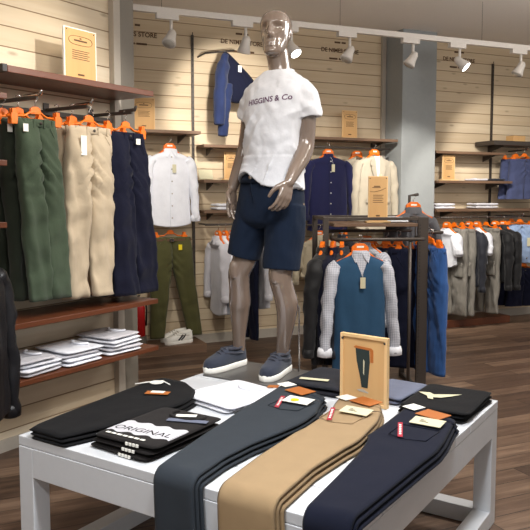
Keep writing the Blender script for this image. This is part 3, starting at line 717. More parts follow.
# head
hd = MB(); prof = [(-.116, -.070, -.035, .020), (-.108, -.085, -.015, .036), (-.09, -.090, .02, .048), (-.065, -.088, .055, .057), (-.04, -.088, .075, .064), (-.01, -.088, .088, .069), (.02, -.087, .097, .073), (.05, -.090, .100, .075), (.08, -.078, .090, .067), (.10, -.055, .070, .050), (.112, -.025, .042, .028), (.116, 0, .015, .008)]
G = lambda x, m, s: math.exp(-((x - m) / s) ** 2)
rg = []
for z, yf, yb, w in smooth_path([Vector(p) for p in prof], 5):
    r = []
    for k in range(64):
        a = 2*math.pi*k/64; c, s_ = math.cos(a), math.sin(a); x = w*math.copysign(abs(c)**.92, c); y = (yf+yb)/2 + (yb-yf)/2*math.copysign(abs(s_)**.92, s_)
        if s_ < -.2:
            nz = max(0, min(1, (.038 - z) / .062)) if z > -.026 else max(0, 1 - (-.026 - z) / .014)
            y -= .030 * nz * G(x, 0, .012) + .010*G(z, .02, .03)*G(x, 0, .012)
            y += .014 * G(z, .014, .014) * (G(x, .031, .016) + G(x, -.031, .016))
            y -= .007 * G(z, .040, .012) * G(abs(x), .026, .026)
            y -= .008 * (G(z, -.060, .006) + G(z, -.074, .006)) * G(x, 0, .022) - .004*G(z, -.067, .004)*G(x, 0, .024)
            y -= .010 * G(z, -.103, .012) * G(x, 0, .02); y += .006*G(z, -.085, .006)*G(x, 0, .025)
            y += .008 * G(z, -.035, .022) * G(abs(x), .048, .014)
        r.append(Vector((x, y, z)))
    rg.append(r)
hd.loft(rg)
for sx in (-1, 1): limb(hd, [(sx*.066, .012, -.02, .006), (sx*.071, .018, .0, .009), (sx*.071, .02, .018, .009)], 10)
hd.xf(Matrix.Translation((.362, 1.262, 2.244)) @ Matrix.Rotation(R(15), 4, 'Z') @ Matrix.Rotation(R(-3), 4, 'X') @ Matrix.Scale(.98, 4))
join(body, hd); body.xf(TO)
bo = obj('body', body, M_skin, mroot); remesh(bo, .0048, 2)
# t-shirt
ts = MB(); tt = [(2.070, .368, 1.284, .072, .064), (2.055, .369, 1.284, .092, .079), (2.032, .369, 1.284, .125, .092), (1.99, .368, 1.28, .160, .110), (1.94, .366, 1.275, .170, .122), (1.86, .36, 1.27, .166, .127), (1.78, .352, 1.27, .158, .124), (1.70, .343, 1.275, .153, .119), (1.62, .333, 1.28, .155, .118), (1.55, .325, 1.285, .165, .124), (1.495, .322, 1.285, .172, .128)]
ts.loft(rings4(tt, 48, 2.3))
limb4(ts, [(.28, 1.284, 1.985, .056), (.236, 1.284, 1.962, .063), (.206, 1.287, 1.91, .064), (.186, 1.292, 1.845, .064)], 24, 4, False)
limb4(ts, [(.45, 1.286, 1.985, .056), (.498, 1.287, 1.960, .062), (.523, 1.291, 1.90, .064), (.530, 1.295, 1.835, .066)], 24, 4, False)
ts.xf(TO); so = obj('t_shirt', ts, fabric('soft white jersey', srgb(208, 209, 214), bump=.15, fold=.35), mroot); remesh(so, .006, 3)
nrm = [v.normal.copy() for v in so.data.vertices]
for v, n_ in zip(so.data.vertices, nrm):
    c = v.co; x, y, z = c.x + MX, c.y + MY, c.z + MZ
    g = (z*.75 - (x - .33)*.9)                                   # diagonal folds from the chest to the hip
    am = .02 * max(0, min(1, (1.93 - z) / .2))
    w_ = math.sin(g*34 + 3.4*noise.noise(Vector((x*4, y*4, z*3)))); f = (1 - 2*abs(w_)**.6) * am * .75 * (.5 + noise.noise(Vector((x*6, y*6, z*5 + 3))))
    f += .006 * noise.noise(Vector((x*9 + z*6, y*9, z*7))) * max(.25, min(1, (1.98 - z) / .15)) + .004*noise.noise(Vector((x*30, y*30, z*24)))
    if abs(x - .36) > .165: f += .003*math.sin(z*80 + x*60)
    if z < 1.66: f = max(f, -.001) + .002
    v.co = c + n_ * f
    if z < 1.64 and y < 1.30:
        v.co.z += .012 * min(1, (1.64 - z) / .14) + .075 * math.exp(-((x - .235) / .085) ** 2) * min(1, (1.64 - z) / .14) * max(0, min(1, (1.30 - y) / .06))
# shirt hem follows hip; collar rib and lettering
obj('collar', MB().tube([(.368 + .071*math.cos(R(a)), 1.284 + .064*math.sin(R(a)), 2.070 - .010*max(0, -math.sin(R(a)))) for a in range(0, 361, 12)], .006, 8).xf(TO), FB['whitetee'], so)
bv = BVHTree.FromPolygons([v.co for v in so.data.vertices], [tuple(p.vertices) for p in so.data.polygons])
tx = text_mb('HIGGINS & Co', .036, 0, shear=.15, bold=.0008)
tx.xf(Matrix.Translation((.385 - MX, 0, 1.918 - MZ)) @ Matrix.Rotation(R(-5), 4, 'Y'))
import bmesh
bm = bmesh.new(); vs = [bm.verts.new(v) for v in tx.v]
for f in tx.f:
    try: bm.faces.new([vs[i] for i in f])
    except ValueError: pass
bmesh.ops.triangulate(bm, faces=bm.faces[:]); bmesh.ops.subdivide_edges(bm, edges=[e for e in bm.edges if e.calc_length() > .008], cuts=2); bmesh.ops.triangulate(bm, faces=bm.faces[:])
tm = MB(); bm.verts.index_update()
for v in bm.verts:
    h = bv.ray_cast(Vector((v.co.x, -.6, v.co.z)), Vector((0, 1, 0))); tm.v.append(Vector((v.co.x, (h[0].y if h[0] else -.13) - .0018, v.co.z)))
tm.f = [tuple(v.index for v in f.verts) for f in bm.faces]; bm.free()
o = obj('lettering', tm, plain('purple ink', srgb(96, 66, 92), .8), so); o['label'] = 'dark purple HIGGINS & Co lettering'
# shorts
sh = MB(); stb = [(1.57, .317, 1.288, .142, .103), (1.53, .316, 1.29, .157, .115), (1.47, .312, 1.298, .172, .124), (1.40, .308, 1.30, .178, .126), (1.34, .303, 1.30, .17, .115), (1.31, .30, 1.30, .11, .08)]
sh.loft(rings4(stb, 40, 2.3))
limb4(sh, [(.22, 1.30, 1.42, .098), (.20, 1.295, 1.33, .100), (.175, 1.287, 1.24, .092), (.155, 1.28, 1.155, .086)], 24, 4, False)
limb4(sh, [(.40, 1.303, 1.42, .100), (.398, 1.298, 1.33, .102), (.39, 1.288, 1.22, .096), (.385, 1.28, 1.105, .090)], 24, 4, False)
sh.xf(TO); ho = obj('shorts', sh, FB['shorts'], mroot); remesh(ho, .006, 3)
nrm = [v.normal.copy() for v in ho.data.vertices]
for v, n_ in zip(ho.data.vertices, nrm):
    c = v.co; v.co = c + n_ * (.006*noise.noise(Vector((c.x*11, c.y*11, c.z*8))) + .003*noise.noise(Vector((c.x*28, c.y*28, c.z*16))))
wb = [(r[1], r[2], r[0], r[3], r[4]) for r in ((1.565, .311, 1.29, .169, .118), (1.605, .312, 1.288, .160, .112))]
ws = MB(); 
for zz, gx, gy in ((1.568, .172, .121), (1.585, .170, .120), (1.606, .163, .115)): ws.v += []
ws.loft([sell(.316, 1.289, 1.530, .162, .120, 40, 2.3), sell(.316, 1.289, 1.55, .156, .115, 40, 2.3), sell(.316, 1.289, 1.572, .145, .106, 40, 2.3)])
obj('waistband', ws.xf(TO), FB['shorts'], ho)
obj('button', MB().disc((.275 - MX, 1.171 - MY, 1.556 - MZ), .009, .008), M_chrome, ho)
obj('fly', MB().tube([(.277, 1.172, 1.53), (.283, 1.172, 1.48), (.29, 1.176, 1.43)], .003, 6).xf(TO), FB['shorts'], ho)
# boat shoes
def shoe(parent, name, m, upper, solem, lacem, L=.30, low=True):
    up = MB(); rings = []
    tab = [(-.148, .014, .030), (-.135, .032, .044), (-.11, .043, .052), (-.07, .048, .062), (-.03, .046, .078), (.0, .043, .088), (.04, .040, .082 if low else .095), (.09, .039, .080 if low else .098), (.125, .034, .082 if low else .10), (.142, .018, .074)]
    for y, w, h in smooth_path([Vector(p) for p in tab], 3):
        rings.append([Vector((w*math.copysign(abs(math.cos(a))**.75, math.cos(a)), y*L/.30, .022 + h*max(0, math.sin(a))**.7)) for a in [math.pi*k/18 for k in range(19)]])
    up.loft(rings); o = obj(name, up.xf(m), upper, parent)
    out = []
    for k in range(36):
        a = 2*math.pi*k/36; y = -math.cos(a)*.153*L/.30; w = interp([(-.153, 0), (-.14, .032), (-.11, .046), (-.06, .052), (0, .046), (.06, .042), (.11, .042), (.14, .030), (.153, 0)], y*.30/L)[0]
        out.append((w*(1 if math.sin(a) >= 0 else -1), y))
    s = MB().loft([[(x*.96, y*.99, 0) for x, y in out], [(x, y, .004) for x, y in out], [(x*1.02, y*1.01, .026) for x, y in out], [(x*.96, y*.985, .031) for x, y in out]]); obj('sole', s.xf(m), solem, o)
    lc = MB()
    for k in range(3):
        yy = -.055 + k*.022; hh = interp([(-.07, .062), (-.03, .078), (0, .088)], yy)[0] + .022
        lc.tube([(-.026, yy, hh-.012), (-.012, yy+.006, hh+.003), (.012, yy-.004, hh+.003), (.026, yy, hh-.012)], .0035, 6)
    lc.tube([(-.043, .09, .075), (-.046, .03, .082), (-.03, -.04, .088)], .003, 6); lc.tube([(.043, .09, .075), (.046, .03, .082), (.03, -.04, .088)], .003, 6)
    obj('laces', lc.xf(m), lacem, o)
    op = MB().tube([(-.028, -.005, .103), (-.034, .06, .098), (-.022, .125, .103), (0, .14, .104), (.022, .125, .103), (.034, .06, .098), (.028, -.005, .103)], .006, 8); obj('collar_trim', op.xf(m), FB['darkshoe'] if low else solem, o)
    return o
def shoe_m(hx, hy, tx_, ty): 
    dv = Vector((tx_ - hx, ty - hy)); ang = math.atan2(dv.y, dv.x) + math.pi/2
    return TO @ Matrix.Translation(((hx+tx_)/2, (hy+ty)/2, TH + .008)) @ Matrix.Rotation(ang, 4, 'Z')
shoe(mroot, 'shoe', shoe_m(.078, 1.405, .045, 1.10), FB['shoe'], M_paper, FB['darkshoe'])
shoe(mroot, 'shoe', shoe_m(.335, 1.425, .385, 1.12), FB['shoe'], M_paper, FB['darkshoe'])
obj('support_rod', MB().tube([(.42, 1.40, TH + .008), (.42, 1.395, .9), (.41, 1.37, .93)], .005, 8).xf(TO), M_chrome, mroot)

# ------------------------------------------------------------------ hangers and garments
def hanger_clip(w=.34):
    o = bpy.data.objects.new('clip_hanger', None); COL.objects.link(o); o.empty_display_size = .05
    bar = MB(); bar.tube([(-w/2, 0, -.105), (-w*.2, 0, -.098), (-.03, 0, -.075), (.03, 0, -.075), (w*.2, 0, -.098), (w/2, 0, -.105)], [(.009, .006)]*6, 8); obj('bar', bar, M_orange, o)
    for s in (-1, 1):
        c = MB(); x = s*w*.40
        c.box((x-.02, -.018, -.145), (x+.02, -.006, -.09)); c.box((x-.02, .006, -.145), (x+.02, .018, -.09)); c.box((x-.012, -.016, -.092), (x+.012, -.003, -.065)); c.box((x-.012, .003, -.092), (x+.012, .016, -.065)); c.box((x-.024, -.012, -.112), (x+.024, .012, -.098))
        flat('clip', c, M_orange, o, .002)
    flat('centre_piece', MB().prism([(-.035, -.085), (.035, -.085), (.03, -.055), (.012, -.045), (-.012, -.045), (-.03, -.055)], -.007, .007), M_orange, o, .002)
    obj('hook', MB().tube([(0, 0, -.05), (0, 0, -.02), (.018, 0, -.004), (.015, 0, .016), (0, 0, .022), (-.016, 0, .012)], .0026, 6), M_chrome, o)
    return o
def hanger_shirt(w=.40):
    o = bpy.data.objects.new('clothes_hanger', None); COL.objects.link(o); o.empty_display_size = .05
    b = MB().tube([(-w*.40, 0, -.165), (-w*.27, 0, -.145), (-.05, 0, -.10), (0, 0, -.078), (.05, 0, -.10), (w*.27, 0, -.145), (w*.40, 0, -.165)], [(.013, .010), (.012, .010), (.014, .012), (.016, .012), (.014, .012), (.012, .010), (.013, .010)], 8); obj('shoulder_bar', b, M_orange, o)
    flat('centre_piece', MB().prism([(-.062, -.092), (.062, -.092), (.058, -.062), (.03, -.038), (-.03, -.038), (-.058, -.062)], -.014, .014), M_orange, o, .003)
    flat('logo', MB().box((-.025, -.0146, -.068), (.025, -.0141, -.054)), M_paper, o, 0)
    obj('hook', MB().tube([(0, 0, -.04), (0, 0, -.02), (.018, 0, -.004), (.015, 0, .016), (0, 0, .022), (-.016, 0, .012)], .0026, 6), M_chrome, o)
    return o
PROTO = {}
def hanger(kind, frame, x, y, z, rz, what):
    key = kind
    if key not in PROTO:
        o = PROTO[key] = hanger_clip() if kind == 'clip' else (hanger_clip(.24) if kind == 'clip_small' else hanger_shirt())
    else: o = copy_tree(PROTO[key])
    o.location = frame.w(x, y, z); o.rotation_euler = (0, 0, frame.r + R(rz))
    tag(o, f'orange {"clip" if kind != "shirt" else "shoulder"} hanger holding the {what}', 'hanger', 'orange hangers'); return o
def tube_leg(mb, fn, K=40, n=34, p=2.6, wr=.006, seed=0, cargo_off=False):
    rings = []
    for k in range(K + 1):
        f = k / K; cx, cy, z, rx, ry = fn(f); r = sell(cx, cy, z, rx, ry, n, p)
        for v in r:
            a = wr * (.35 + .65*min(1, f*3)) * (1.3*noise.noise(Vector((v.x*17 + seed*7 + v.z*3, seed, v.z*2.2))) + .8*noise.noise(Vector((v.x*8 - v.z*6, seed*3.1, v.z*11))) + .4*noise.noise(Vector((v.x*30, seed*1.9, v.z*24))))
            if f < .6 and not cargo_off: a += -wr*.9*math.exp(-((f-.27)/.16)**2)*math.sin((abs(v.x)*1.0 + (v.z + .118 + .27)*.9)*95 + seed)*math.exp(-(abs(v.x)/.13)**2)
            v.y += a * (1 if v.y < cy else .6); v.x += .4*wr*noise.noise(Vector((seed, v.z*6, 2.2)))
        rings.append(r)
    mb.loft(rings)
def garment_trousers(label, what, frame, x, y, z, rz, mat, W=.38, L=1.0, hem=.19, D=.045, splay=.105, lean=0.0, seed=0, group=None, wr=.014, tagc=None, kind='trousers', hk='clip', legsplit=.27, cargo=False, hang=True, clip_open=0):
    o = thing(kind, label, kind, frame, x, y, z, rz, group); zt = -.118
    mb = MB()
    for s in (-1, 1):
        def fn(f, s=s):
            if f < legsplit:
                q = f / legsplit; xo = W/2*(1 + .07*q); xi = -.006; w = (xo - xi)/2; c = (xo + xi)/2
            else:
                g = (f - legsplit)/(1 - legsplit); w = (W/2*1.07*(1 - g**.75) + hem*g**.75)/2 + .003*(1-g); c = W/4*1.07*(1 - g) + splay*g
            d = interp([(0, D*.5), (.12, D*.95), (.3, D), (.6, D*.8), (1, D*.62)], f)[0]
            return s*c + lean*f, .004*s, zt - f*L, w, d
        tube_leg(mb, fn, wr=wr, seed=seed + s)
    obj('legs', mb, mat, o)
    b = MB().loft([sell(0, 0, zt + dz, W/2 + e, D*.5 + e2, 28, 2.6) for dz, e, e2 in ((.006, -.002, .001), (.004, .003, .004), (-.034, .005, .006), (-.036, .0, .002))]); obj('waistband', b, mat, o)
    for q in (-.36, -.12, .14, .36):
        yy = -(D*.5)*(1 - abs(q*2)**2.6)**(1/2.6) - .008; flat('belt_loop', MB().box((q*W-.006, yy-.002, zt-.042), (q*W+.006, yy+.003, zt+.004)), mat, o, .001)
    for s in (-1, 1): obj('pocket_seam', MB().tube([(s*W*.26, -D*.72 - .002, zt-.04), (s*W*.36, -D*.78 - .002, zt-.09), (s*W*.47, -D*.45 - .002, zt-.15)], .0022, 6), mat, o)
    obj('button', MB().disc((.012, -D*.5 - .0085, zt - .016), .008, .004, 'y', 12), M_metal, o)
    if cargo:
        for s in (-1, 1):
            c = MB().pillow(.13, .17, .02, 8, 8, seed=seed); c.xf(Matrix.Translation((s*W*.36 + lean*.45, -D*.80, zt - L*.46)) @ Matrix.Rotation(R(90), 4, 'X')); obj('cargo_pocket', c, mat, o)
            c = MB().pillow(.135, .05, .014, 8, 6, seed=seed+1); c.xf(Matrix.Translation((s*W*.36 + lean*.45, -D*.97, zt - L*.40)) @ Matrix.Rotation(R(90), 4, 'X')); obj('pocket_flap', c, mat, o)
    if tagc:
        for (tx_, tz, tw, tl, tm_) in tagc:
            flat('price_tag', MB().box((tx_-tw/2, -D*.95-.012, tz-tl), (tx_+tw/2, -D*.95-.010, tz)), tm_, o, 0)
    if hang: hanger(hk, frame, x, y, z, rz, what)
    return o
def garment_top(label, what, frame, x, y, z, rz, mat, name='shirt', W=.42, L=.72, D=.075, sl=.60, seed=0, group=None, collar='shirt', sleeve_mat=None, inner=None, buttons=0, btn=None, cuffs=True, tagp=None, wr=.008, swing=.05, rolled=False, vneck=0, sleeves=True, hang=True, curved=.03, cuffm=None):
    o = thing(name, label, name.replace('_', ' '), frame, x, y, z - .035, rz, group); smat = sleeve_mat or mat
    tab = [(-.075, .052, .040), (-.088, .075, .045), (-.105, W*.32, .050), (-.135, W*.46, .055), (-.175, W*.5, D*.85), (-.30, W*.485, D), (-.50, W*.48, D), (-.075-L*.9, W*.50, D*.95), (-.075-L, W*.51, D*.92)]
    rings = []; 
    for z_, rx, ry in smooth_path([Vector(p) for p in tab], 4):
        r = sell(0, 0, z_, rx, ry, 44, 2.5); q = max(0, min(1, (-.16 - z_)/.4))
        for v in r:
            v.y += wr*(.3 + .7*q)*1.6*(noise.noise(Vector((v.x*13 + seed*5, seed, v.z*2.6))) + .6*noise.noise(Vector((v.x*26 + v.z*5, seed*2, v.z*9))))*(1 if v.y < 0 else .5)
            if z_ < -L: v.z += curved*(abs(v.x)/(W*.5))**2 * 1.0
        rings.append(r)
    mb = MB().loft(rings); obj('torso', mb, mat, o)
    if sleeves:
        for s in (-1, 1):
            S_ = MB(); pts = [(s*W*.40, 0, -.150, .055), (s*W*.50, 0, -.20, .062), (s*(W*.53 + swing*.3), -.012, -.35, .056), (s*(W*.53 + swing*.75), -.02, -.15 - sl*.62, .048), (s*(W*.53 + swing), -.028, -.15 - sl, .040)]
            out = smooth_path([Vector(p) for p in pts], 6)
            S_.tube([p[:3] for p in out], [(p[3], p[3]*.86) for p in out], 18)
            for v in S_.v:
                v.y += 1.5*wr*noise.noise(Vector((v.x*20, seed + s, v.z*16))); v.x += wr*1.1*noise.noise(Vector((v.y*14, seed + s*2, v.z*14)))
            obj('sleeve', S_, smat, o)
            if cuffs:
                e = Vector(pts[-1][:3]); e0 = Vector(pts[-2][:3]); dr = (e - e0).normalized(); rr = .05 if rolled else .043
                obj('cuff', MB().tube([e - dr*.045, e - dr*.02, e + dr*.014, e + dr*.018], [(rr*.95, rr*.8), (rr*1.08, rr*.9), (rr*1.04, rr*.9), (rr*.8, rr*.7)], 16), cuffm or smat, o)
    yf = -D - .004
    if collar in ('shirt', 'band'):
        cm = inner or mat
        obj('collar_stand', MB().loft([sell(0, 0, -.088, .064, .047, 28), sell(0, 0, -.06, .058, .043, 28), sell(0, .002, -.05, .054, .040, 28), sell(0, .002, -.062, .047, .033, 28)], (False, False)), cm, o)
        if collar == 'shirt':
            for s in (-1, 1):
                c = MB().prism([(s*.004, -.066), (s*.055, -.054), (s*.066, -.085), (s*.045, -.135), (s*.012, -.098)], -.062, -.056) if s > 0 else MB().prism([(s*.004, -.066), (s*.012, -.098), (s*.045, -.135), (s*.066, -.085), (s*.055, -.054)], -.062, -.056)
                for v in c.v: v.y += .35*abs(v.x) * (1 if v.z > -.09 else .25) - .02*max(0, -.09 - v.z)/.045*.5
                flat('collar_point', c, cm, o, .0015)
        if buttons or collar == 'band':
            pl = MB(); n = 18
            for k in range(n + 1):
                pass
            surf = lambda zz: interp([(-1.2, -D*.92), (-.075-L, -D*.94), (-.50, -D), (-.30, -D), (-.175, -D*.85), (-.135, -.055), (-.10, -.05), (-.08, -.045)], zz)[0] - .004
            pr = []
            for k in range(n + 1):
                zz = -.092 - (L - .025)*k/n; y_ = surf(zz) - .003; pr.append([(-.016, y_+.006, zz), (.016, y_+.006, zz), (.016, y_, zz), (-.016, y_, zz)])
            obj('placket', MB().loft(pr), mat, o, False)
            for k in range(buttons):
                zz = -.13 - (L - .14)*k/max(1, buttons - 1); obj('button', MB().disc((0, surf(zz) - .005, zz), .0065, .004, 'y', 10), btn or M_paper, o)
    if collar == 'blazer':
        v_ = MB().prism([(-.035, -.075), (.035, -.075), (.012, -.40), (-.012, -.40)], -D*.9 - .004, -D*.9 + .002)
        for q in v_.v: q.y = -.05 - .034*max(0, min(1, (-.075 - q.z)/.12)) + (q.y + D*.9)
        flat('lining', v_, inner or mat, o, 0)
        for s in (-1, 1):
            P_ = [(s*.045, -.066), (s*.085, -.12), (s*.10, -.17), (s*.082, -.18), (s*.092, -.205), (s*.016, -.42), (s*.004, -.40), (s*.03, -.12)]
            c = MB().prism(P_ if s < 0 else P_[::-1], -.006, 0)
            for q in c.v: q.y += -.054 - (D - .05 + .006)*max(0, min(1, (-.075 - q.z)/.12))
            flat('lapel', c, mat, o, .0015)
            flat('pocket_flap', MB().box((s*.10-.05, -D-.010, -.56), (s*.10+.05, -D-.004, -.51)), mat, o, .002)
        for k in range(2): obj('button', MB().disc((.008, -D-.010, -.43 - k*.09), .009, .005, 'y', 12), M_ink, o)
    if collar == 'jacket':
        obj('collar', MB().loft([sell(0, 0, -.095, .075, .055, 28), sell(0, 0, -.05, .066, .05, 28), sell(0, .004, -.042, .058, .044, 28), sell(0, .004, -.06, .05, .036, 28)], (False, False)), mat, o)
        obj('zip', MB().tube([(0, -.056, -.10), (0, -D*.86-.004, -.18), (0, -D-.005, -.35), (0, -D-.004, -.07-L)], .004, 6), M_metal, o)
    if collar == 'crew': obj('neckband', MB().tube([(.058*math.cos(R(a)), .044*math.sin(R(a)), -.078) for a in range(0, 361, 20)], .006, 8), mat, o)
    if vneck:
        v_ = MB().prism([(-.055, -.075), (.055, -.075), (0, -.075-vneck)], 0, .004)
        for q in v_.v: q.y += -.053 - (D*.9 - .05 + .003)*max(0, min(1, (-.085 - q.z)/.12))
        flat('shirt_front', v_, inner, o, 0)
    if tagp:
        tx_, tz = tagp; flat('price_tag', MB().box((tx_-.018, -D-.018, tz-.075), (tx_+.018, -D-.016, tz)), M_cream, o, 0)
        obj('tag_string', MB().tube([(tx_, -D-.017, tz), (tx_*.6, -.066, tz + .05), (0, -.052, -.085)], .0012, 5), M_paper, o)
    if hang: hanger('shirt', frame, x, y, z, rz, what)
    return o

# left wall: three arms with three pairs each
FACE = 90      # fronts turned from the wall into the room
LT = 'trousers hanging on the left wall arms'
for i, (w, ll, mt) in enumerate(((.12, 'dark green trousers hanging furthest behind the sage green pair', 'darkgreen'), (.21, 'dark green trousers hanging between the other green pairs', 'darkgreen'), (.31, 'sage green trousers hanging in front on the left wall', 'green'))):
    garment_trousers(ll, ('rearmost dark green trousers', 'middle dark green trousers', 'sage green trousers')[i], WL, w, -.005 - .03*(2-i), 1.985, FACE + rnd.uniform(-4, 4), FB[mt], W=.25, L=.97, hem=.145, D=.05, splay=.062, lean=.07, seed=i+1, group=LT, wr=.02, tagc=[(-.10, -.145, .03, .04, M_paper)])
for i, (w, ll) in enumerate(((.12, 'beige trousers hanging rearmost on the middle arm'), (.21, 'beige trousers hanging second on the middle arm'), (.31, 'beige trousers with a long white tag hanging in front'))):
    garment_trousers(ll, ('rearmost beige trousers', 'second beige trousers', 'front beige trousers with white tag')[i], WL, w, .375 - .035*(2-i), 1.975, FACE + rnd.uniform(-4, 4), FB['beige'], W=.32, L=.98, hem=.165, D=.055, splay=.10, lean=-.02, seed=i+11, group=LT, wr=.024, tagc=[(-.09, -.17, .04, .11, M_paper)] if i == 2 else None)
for i, (w, ll) in enumerate(((.12, 'navy trousers hanging rearmost near the end panel'), (.21, 'navy trousers hanging second near the end panel'), (.31, 'navy trousers hanging in front near the end panel'))):
    garment_trousers(ll, ('rearmost navy trousers', 'second navy trousers', 'front navy trousers')[i], WL, w, .675 - .05*(2-i), 1.965, FACE + rnd.uniform(-4, 4), FB['navy'], W=.30, L=1.0, hem=.19, D=.05, splay=.09, lean=.08, seed=i+21, group=LT, wr=.02, tagc=[(.05 if i == 2 else -.1, -.15, .035, .035, M_paper)])
# stacks of folded shirts on the lowest shelf
for s, (tt_, n) in enumerate(((-.02, 4), (.30, 4), (.63, 5))):
    for k in range(n):
        nm = ('nearest the picture edge', 'in the middle', 'nearest the end panel')[s]
        pos = 'top' if k == n-1 else ('bottom' if k == 0 else ('second', 'third', 'fourth')[k-1])
        folded_item('folded_shirt', f'white folded shirt, {pos} of the shelf stack {nm}' if pos in ('top', 'bottom') else f'white folded shirt, {pos} from bottom in the shelf stack {nm}', 'shirt', WL, .19 + rnd.uniform(-.012, .012), tt_ + rnd.uniform(-.025, .025), .4925 + k*.0235, rnd.uniform(-8, 8), .31, .28, .023, FB['white'] if (s + k) % 3 else FB['palegrey'], 'white shirts on the lowest shelf', 200 + s*10 + k, 1, .007, FB['white'] if k == n-1 else None)
# leather jacket at the picture edge
garment_top('black leather jacket hanging at the picture edge before the shelves', 'black leather jacket at the picture edge', Frame((-1.265, 3.0, 0), 0), 0, 0, 1.30, 78, M_leather, 'jacket', W=.44, L=.72, D=.09, sl=.66, collar='jacket', seed=41, wr=.012, swing=.03)
gr = thing('garment_rail', 'dark garment rail carrying the black leather jacket', 'rail', None, -1.75, 3.0, 0, 0)
obj('bar', MB().tube([(-.3, 0, 1.31), (.53, 0, 1.31)], .009, 10), M_metal, gr)
for k in (-.3, .1): obj('post', MB().tube([(k, 0, 0), (k, 0, 1.31)], .014, 10), M_metal, gr); flat('foot', MB().box((k-.02, -.25, 0), (k+.02, .25, .02)), M_metal, gr)
# fire extinguisher
ex = WB.on_y(139, 322, -.20)
t = thing('fire_extinguisher', 'red fire extinguisher beside the grey end panel', 'fire extinguisher', None, *(WB.w(ex.x, -.2, 0)), 0)
cyl = [(0, 0, .16, .05), (0, 0, .165, .058), (0, 0, .43, .058), (0, 0, .465, .045), (0, 0, .485, .022), (0, 0, .505, .02)]
obj('cylinder', MB().tube([p[:3] for p in cyl], [p[3] for p in cyl], 24), M_red, t)
obj('valve', MB().tube([(0, 0, .505), (0, 0, .53)], .016, 12), M_metal, t); flat('handle', MB().box((-.01, -.07, .53), (.01, .03, .545)), M_black, t)
obj('hose', MB().tube([(.02, 0, .52), (.065, 0, .50), (.072, 0, .40), (.066, 0, .26)], .009, 8), M_black, t)
flat('stand', MB().box((-.06, -.06, 0), (.06, .06, .16)), M_greyside, t)

# back wall, first bay
garment_top('white shirt hanging full length beside the navy trousers', 'white shirt beside navy trousers', WB, -.365, -.24, 1.985, 2, FB['white'], W=.40, L=.70, D=.06, sl=.56, buttons=6, seed=51, btn=M_greytrim, tagp=(.02, -.20), swing=.03)
garment_trousers('olive canvas trousers hanging above the white sneakers', 'olive canvas trousers', WB, -.36, -.22, 1.19, 2, FB['olive'], W=.40, L=.94, hem=.14, D=.06, splay=.19, lean=.05, seed=52, wr=.014, tagc=[(.075, -.18, .035, .05, M_yellow)])
ol = [o for o in bpy.data.objects if o.get('label') == 'olive canvas trousers hanging above the white sneakers'][0]
obj('belt', MB().loft([sell(0, 0, -.126, .209, .039, 32, 2.6), sell(0, 0, -.148, .211, .041, 32, 2.6)], (False, False)), M_ink, ol); flat('buckle', MB().box((-.02, -.046, -.152), (.02, -.040, -.122)), M_chrome, ol)
# indigo jacket hung by one shoulder from a peg
pg = thing('garment_peg', 'dark wall arm holding the indigo jacket', 'peg', WB, .12, 0, 2.82)
obj('bar', MB().tube([(-.12, -.002, -.02), (-.1, -.16, -.01), (.05, -.26, 0), (.15, -.27, .015)], .009, 8), M_metal, pg)
jk = thing('jacket', 'indigo blue jacket hanging sideways from a wall arm, one sleeve down', 'jacket', WB, .17, -.27, 2.82)
b = MB().loft([sell(.0, 0, .0, .02, .025, 40), sell(.03, 0, -.06, .06, .05, 40), sell(.09, 0, -.16, .12, .065, 40), sell(.16, 0, -.26, .16, .07, 40), sell(.19, 0, -.36, .17, .07, 40), sell(.16, 0, -.44, .13, .055, 40), sell(.12, 0, -.48, .06, .03, 40)]).wrinkle(.02, 12, 8, 61); obj('torso', b, FB['indigo'], jk, sub=1)
s1 = MB().tube(smooth_path([Vector(q) for q in ((-.0, -.035, -.03), (-.035, -.045, -.16), (-.06, -.05, -.34), (-.075, -.06, -.52), (-.08, -.06, -.70))], 5), [.035]*4 + [.062]*6 + [.060]*6 + [.055]*5, 26).wrinkle(.022, 20, 14, 62); obj('sleeve', s1, FB['jacketblue'], jk, sub=1)
s2 = MB().tube(smooth_path([Vector(q) for q in ((.02, -.02, -.30), (.0, -.035, -.48), (-.02, -.03, -.62), (-.03, -.03, -.80))], 6), [.05]*19, 24).wrinkle(.022, 20, 14, 63); obj('sleeve', s2, FB['jacketblue'], jk, sub=1)
flat('price_tag', MB().box((.10, -.10, -.20), (.135, -.098, -.14)), M_paper, jk, 0)
# folded piles on the back shelves
def back_pile(x, z, n, w, what, mat='white', y=-.14):
    for k in range(n):
        pos = 'topmost' if k == n-1 else ('lowest' if k == 0 else 'middle')
        folded_item('folded_shirt', f'{what}, {pos} of {n}', 'shirt', WB, x + rnd.uniform(-.01, .01), y, z + .0005 + k*.0345, rnd.uniform(-4, 4), w, .20, .034, FB[mat], 'folded shirts on the back shelves', 300 + x*10 + k, 1, .009)
back_pile(.28, 1.325, 2, .36, 'white folded shirt on the shelf behind the mannequin hand')
back_pile(2.80, 1.315, 2, .28, 'white folded shirt above the jacket rail near the column'); back_pile(3.40, 1.315, 2, .34, 'pale folded shirt above the jacket rail, further pile', 'palegrey')
back_pile(3.30, 1.63, 1, .2, 'pale folded shirt beside the kraft sign beyond the column', 'palegrey'); back_pile(3.55, 1.63, 1, .2, 'dark folded shirt at the shelf end beyond the column', 'darkjk')
pc = tag(flat('display_card', MB().box((-.07, -.004, 0), (.07, .004, .10)), M_cream), 'pale card leaning on the shelf right beside the white shirt', 'card'); pc.location = WB.w(.03, -.14, 1.622); pc.rotation_euler = (R(-22), 0, WB.r)
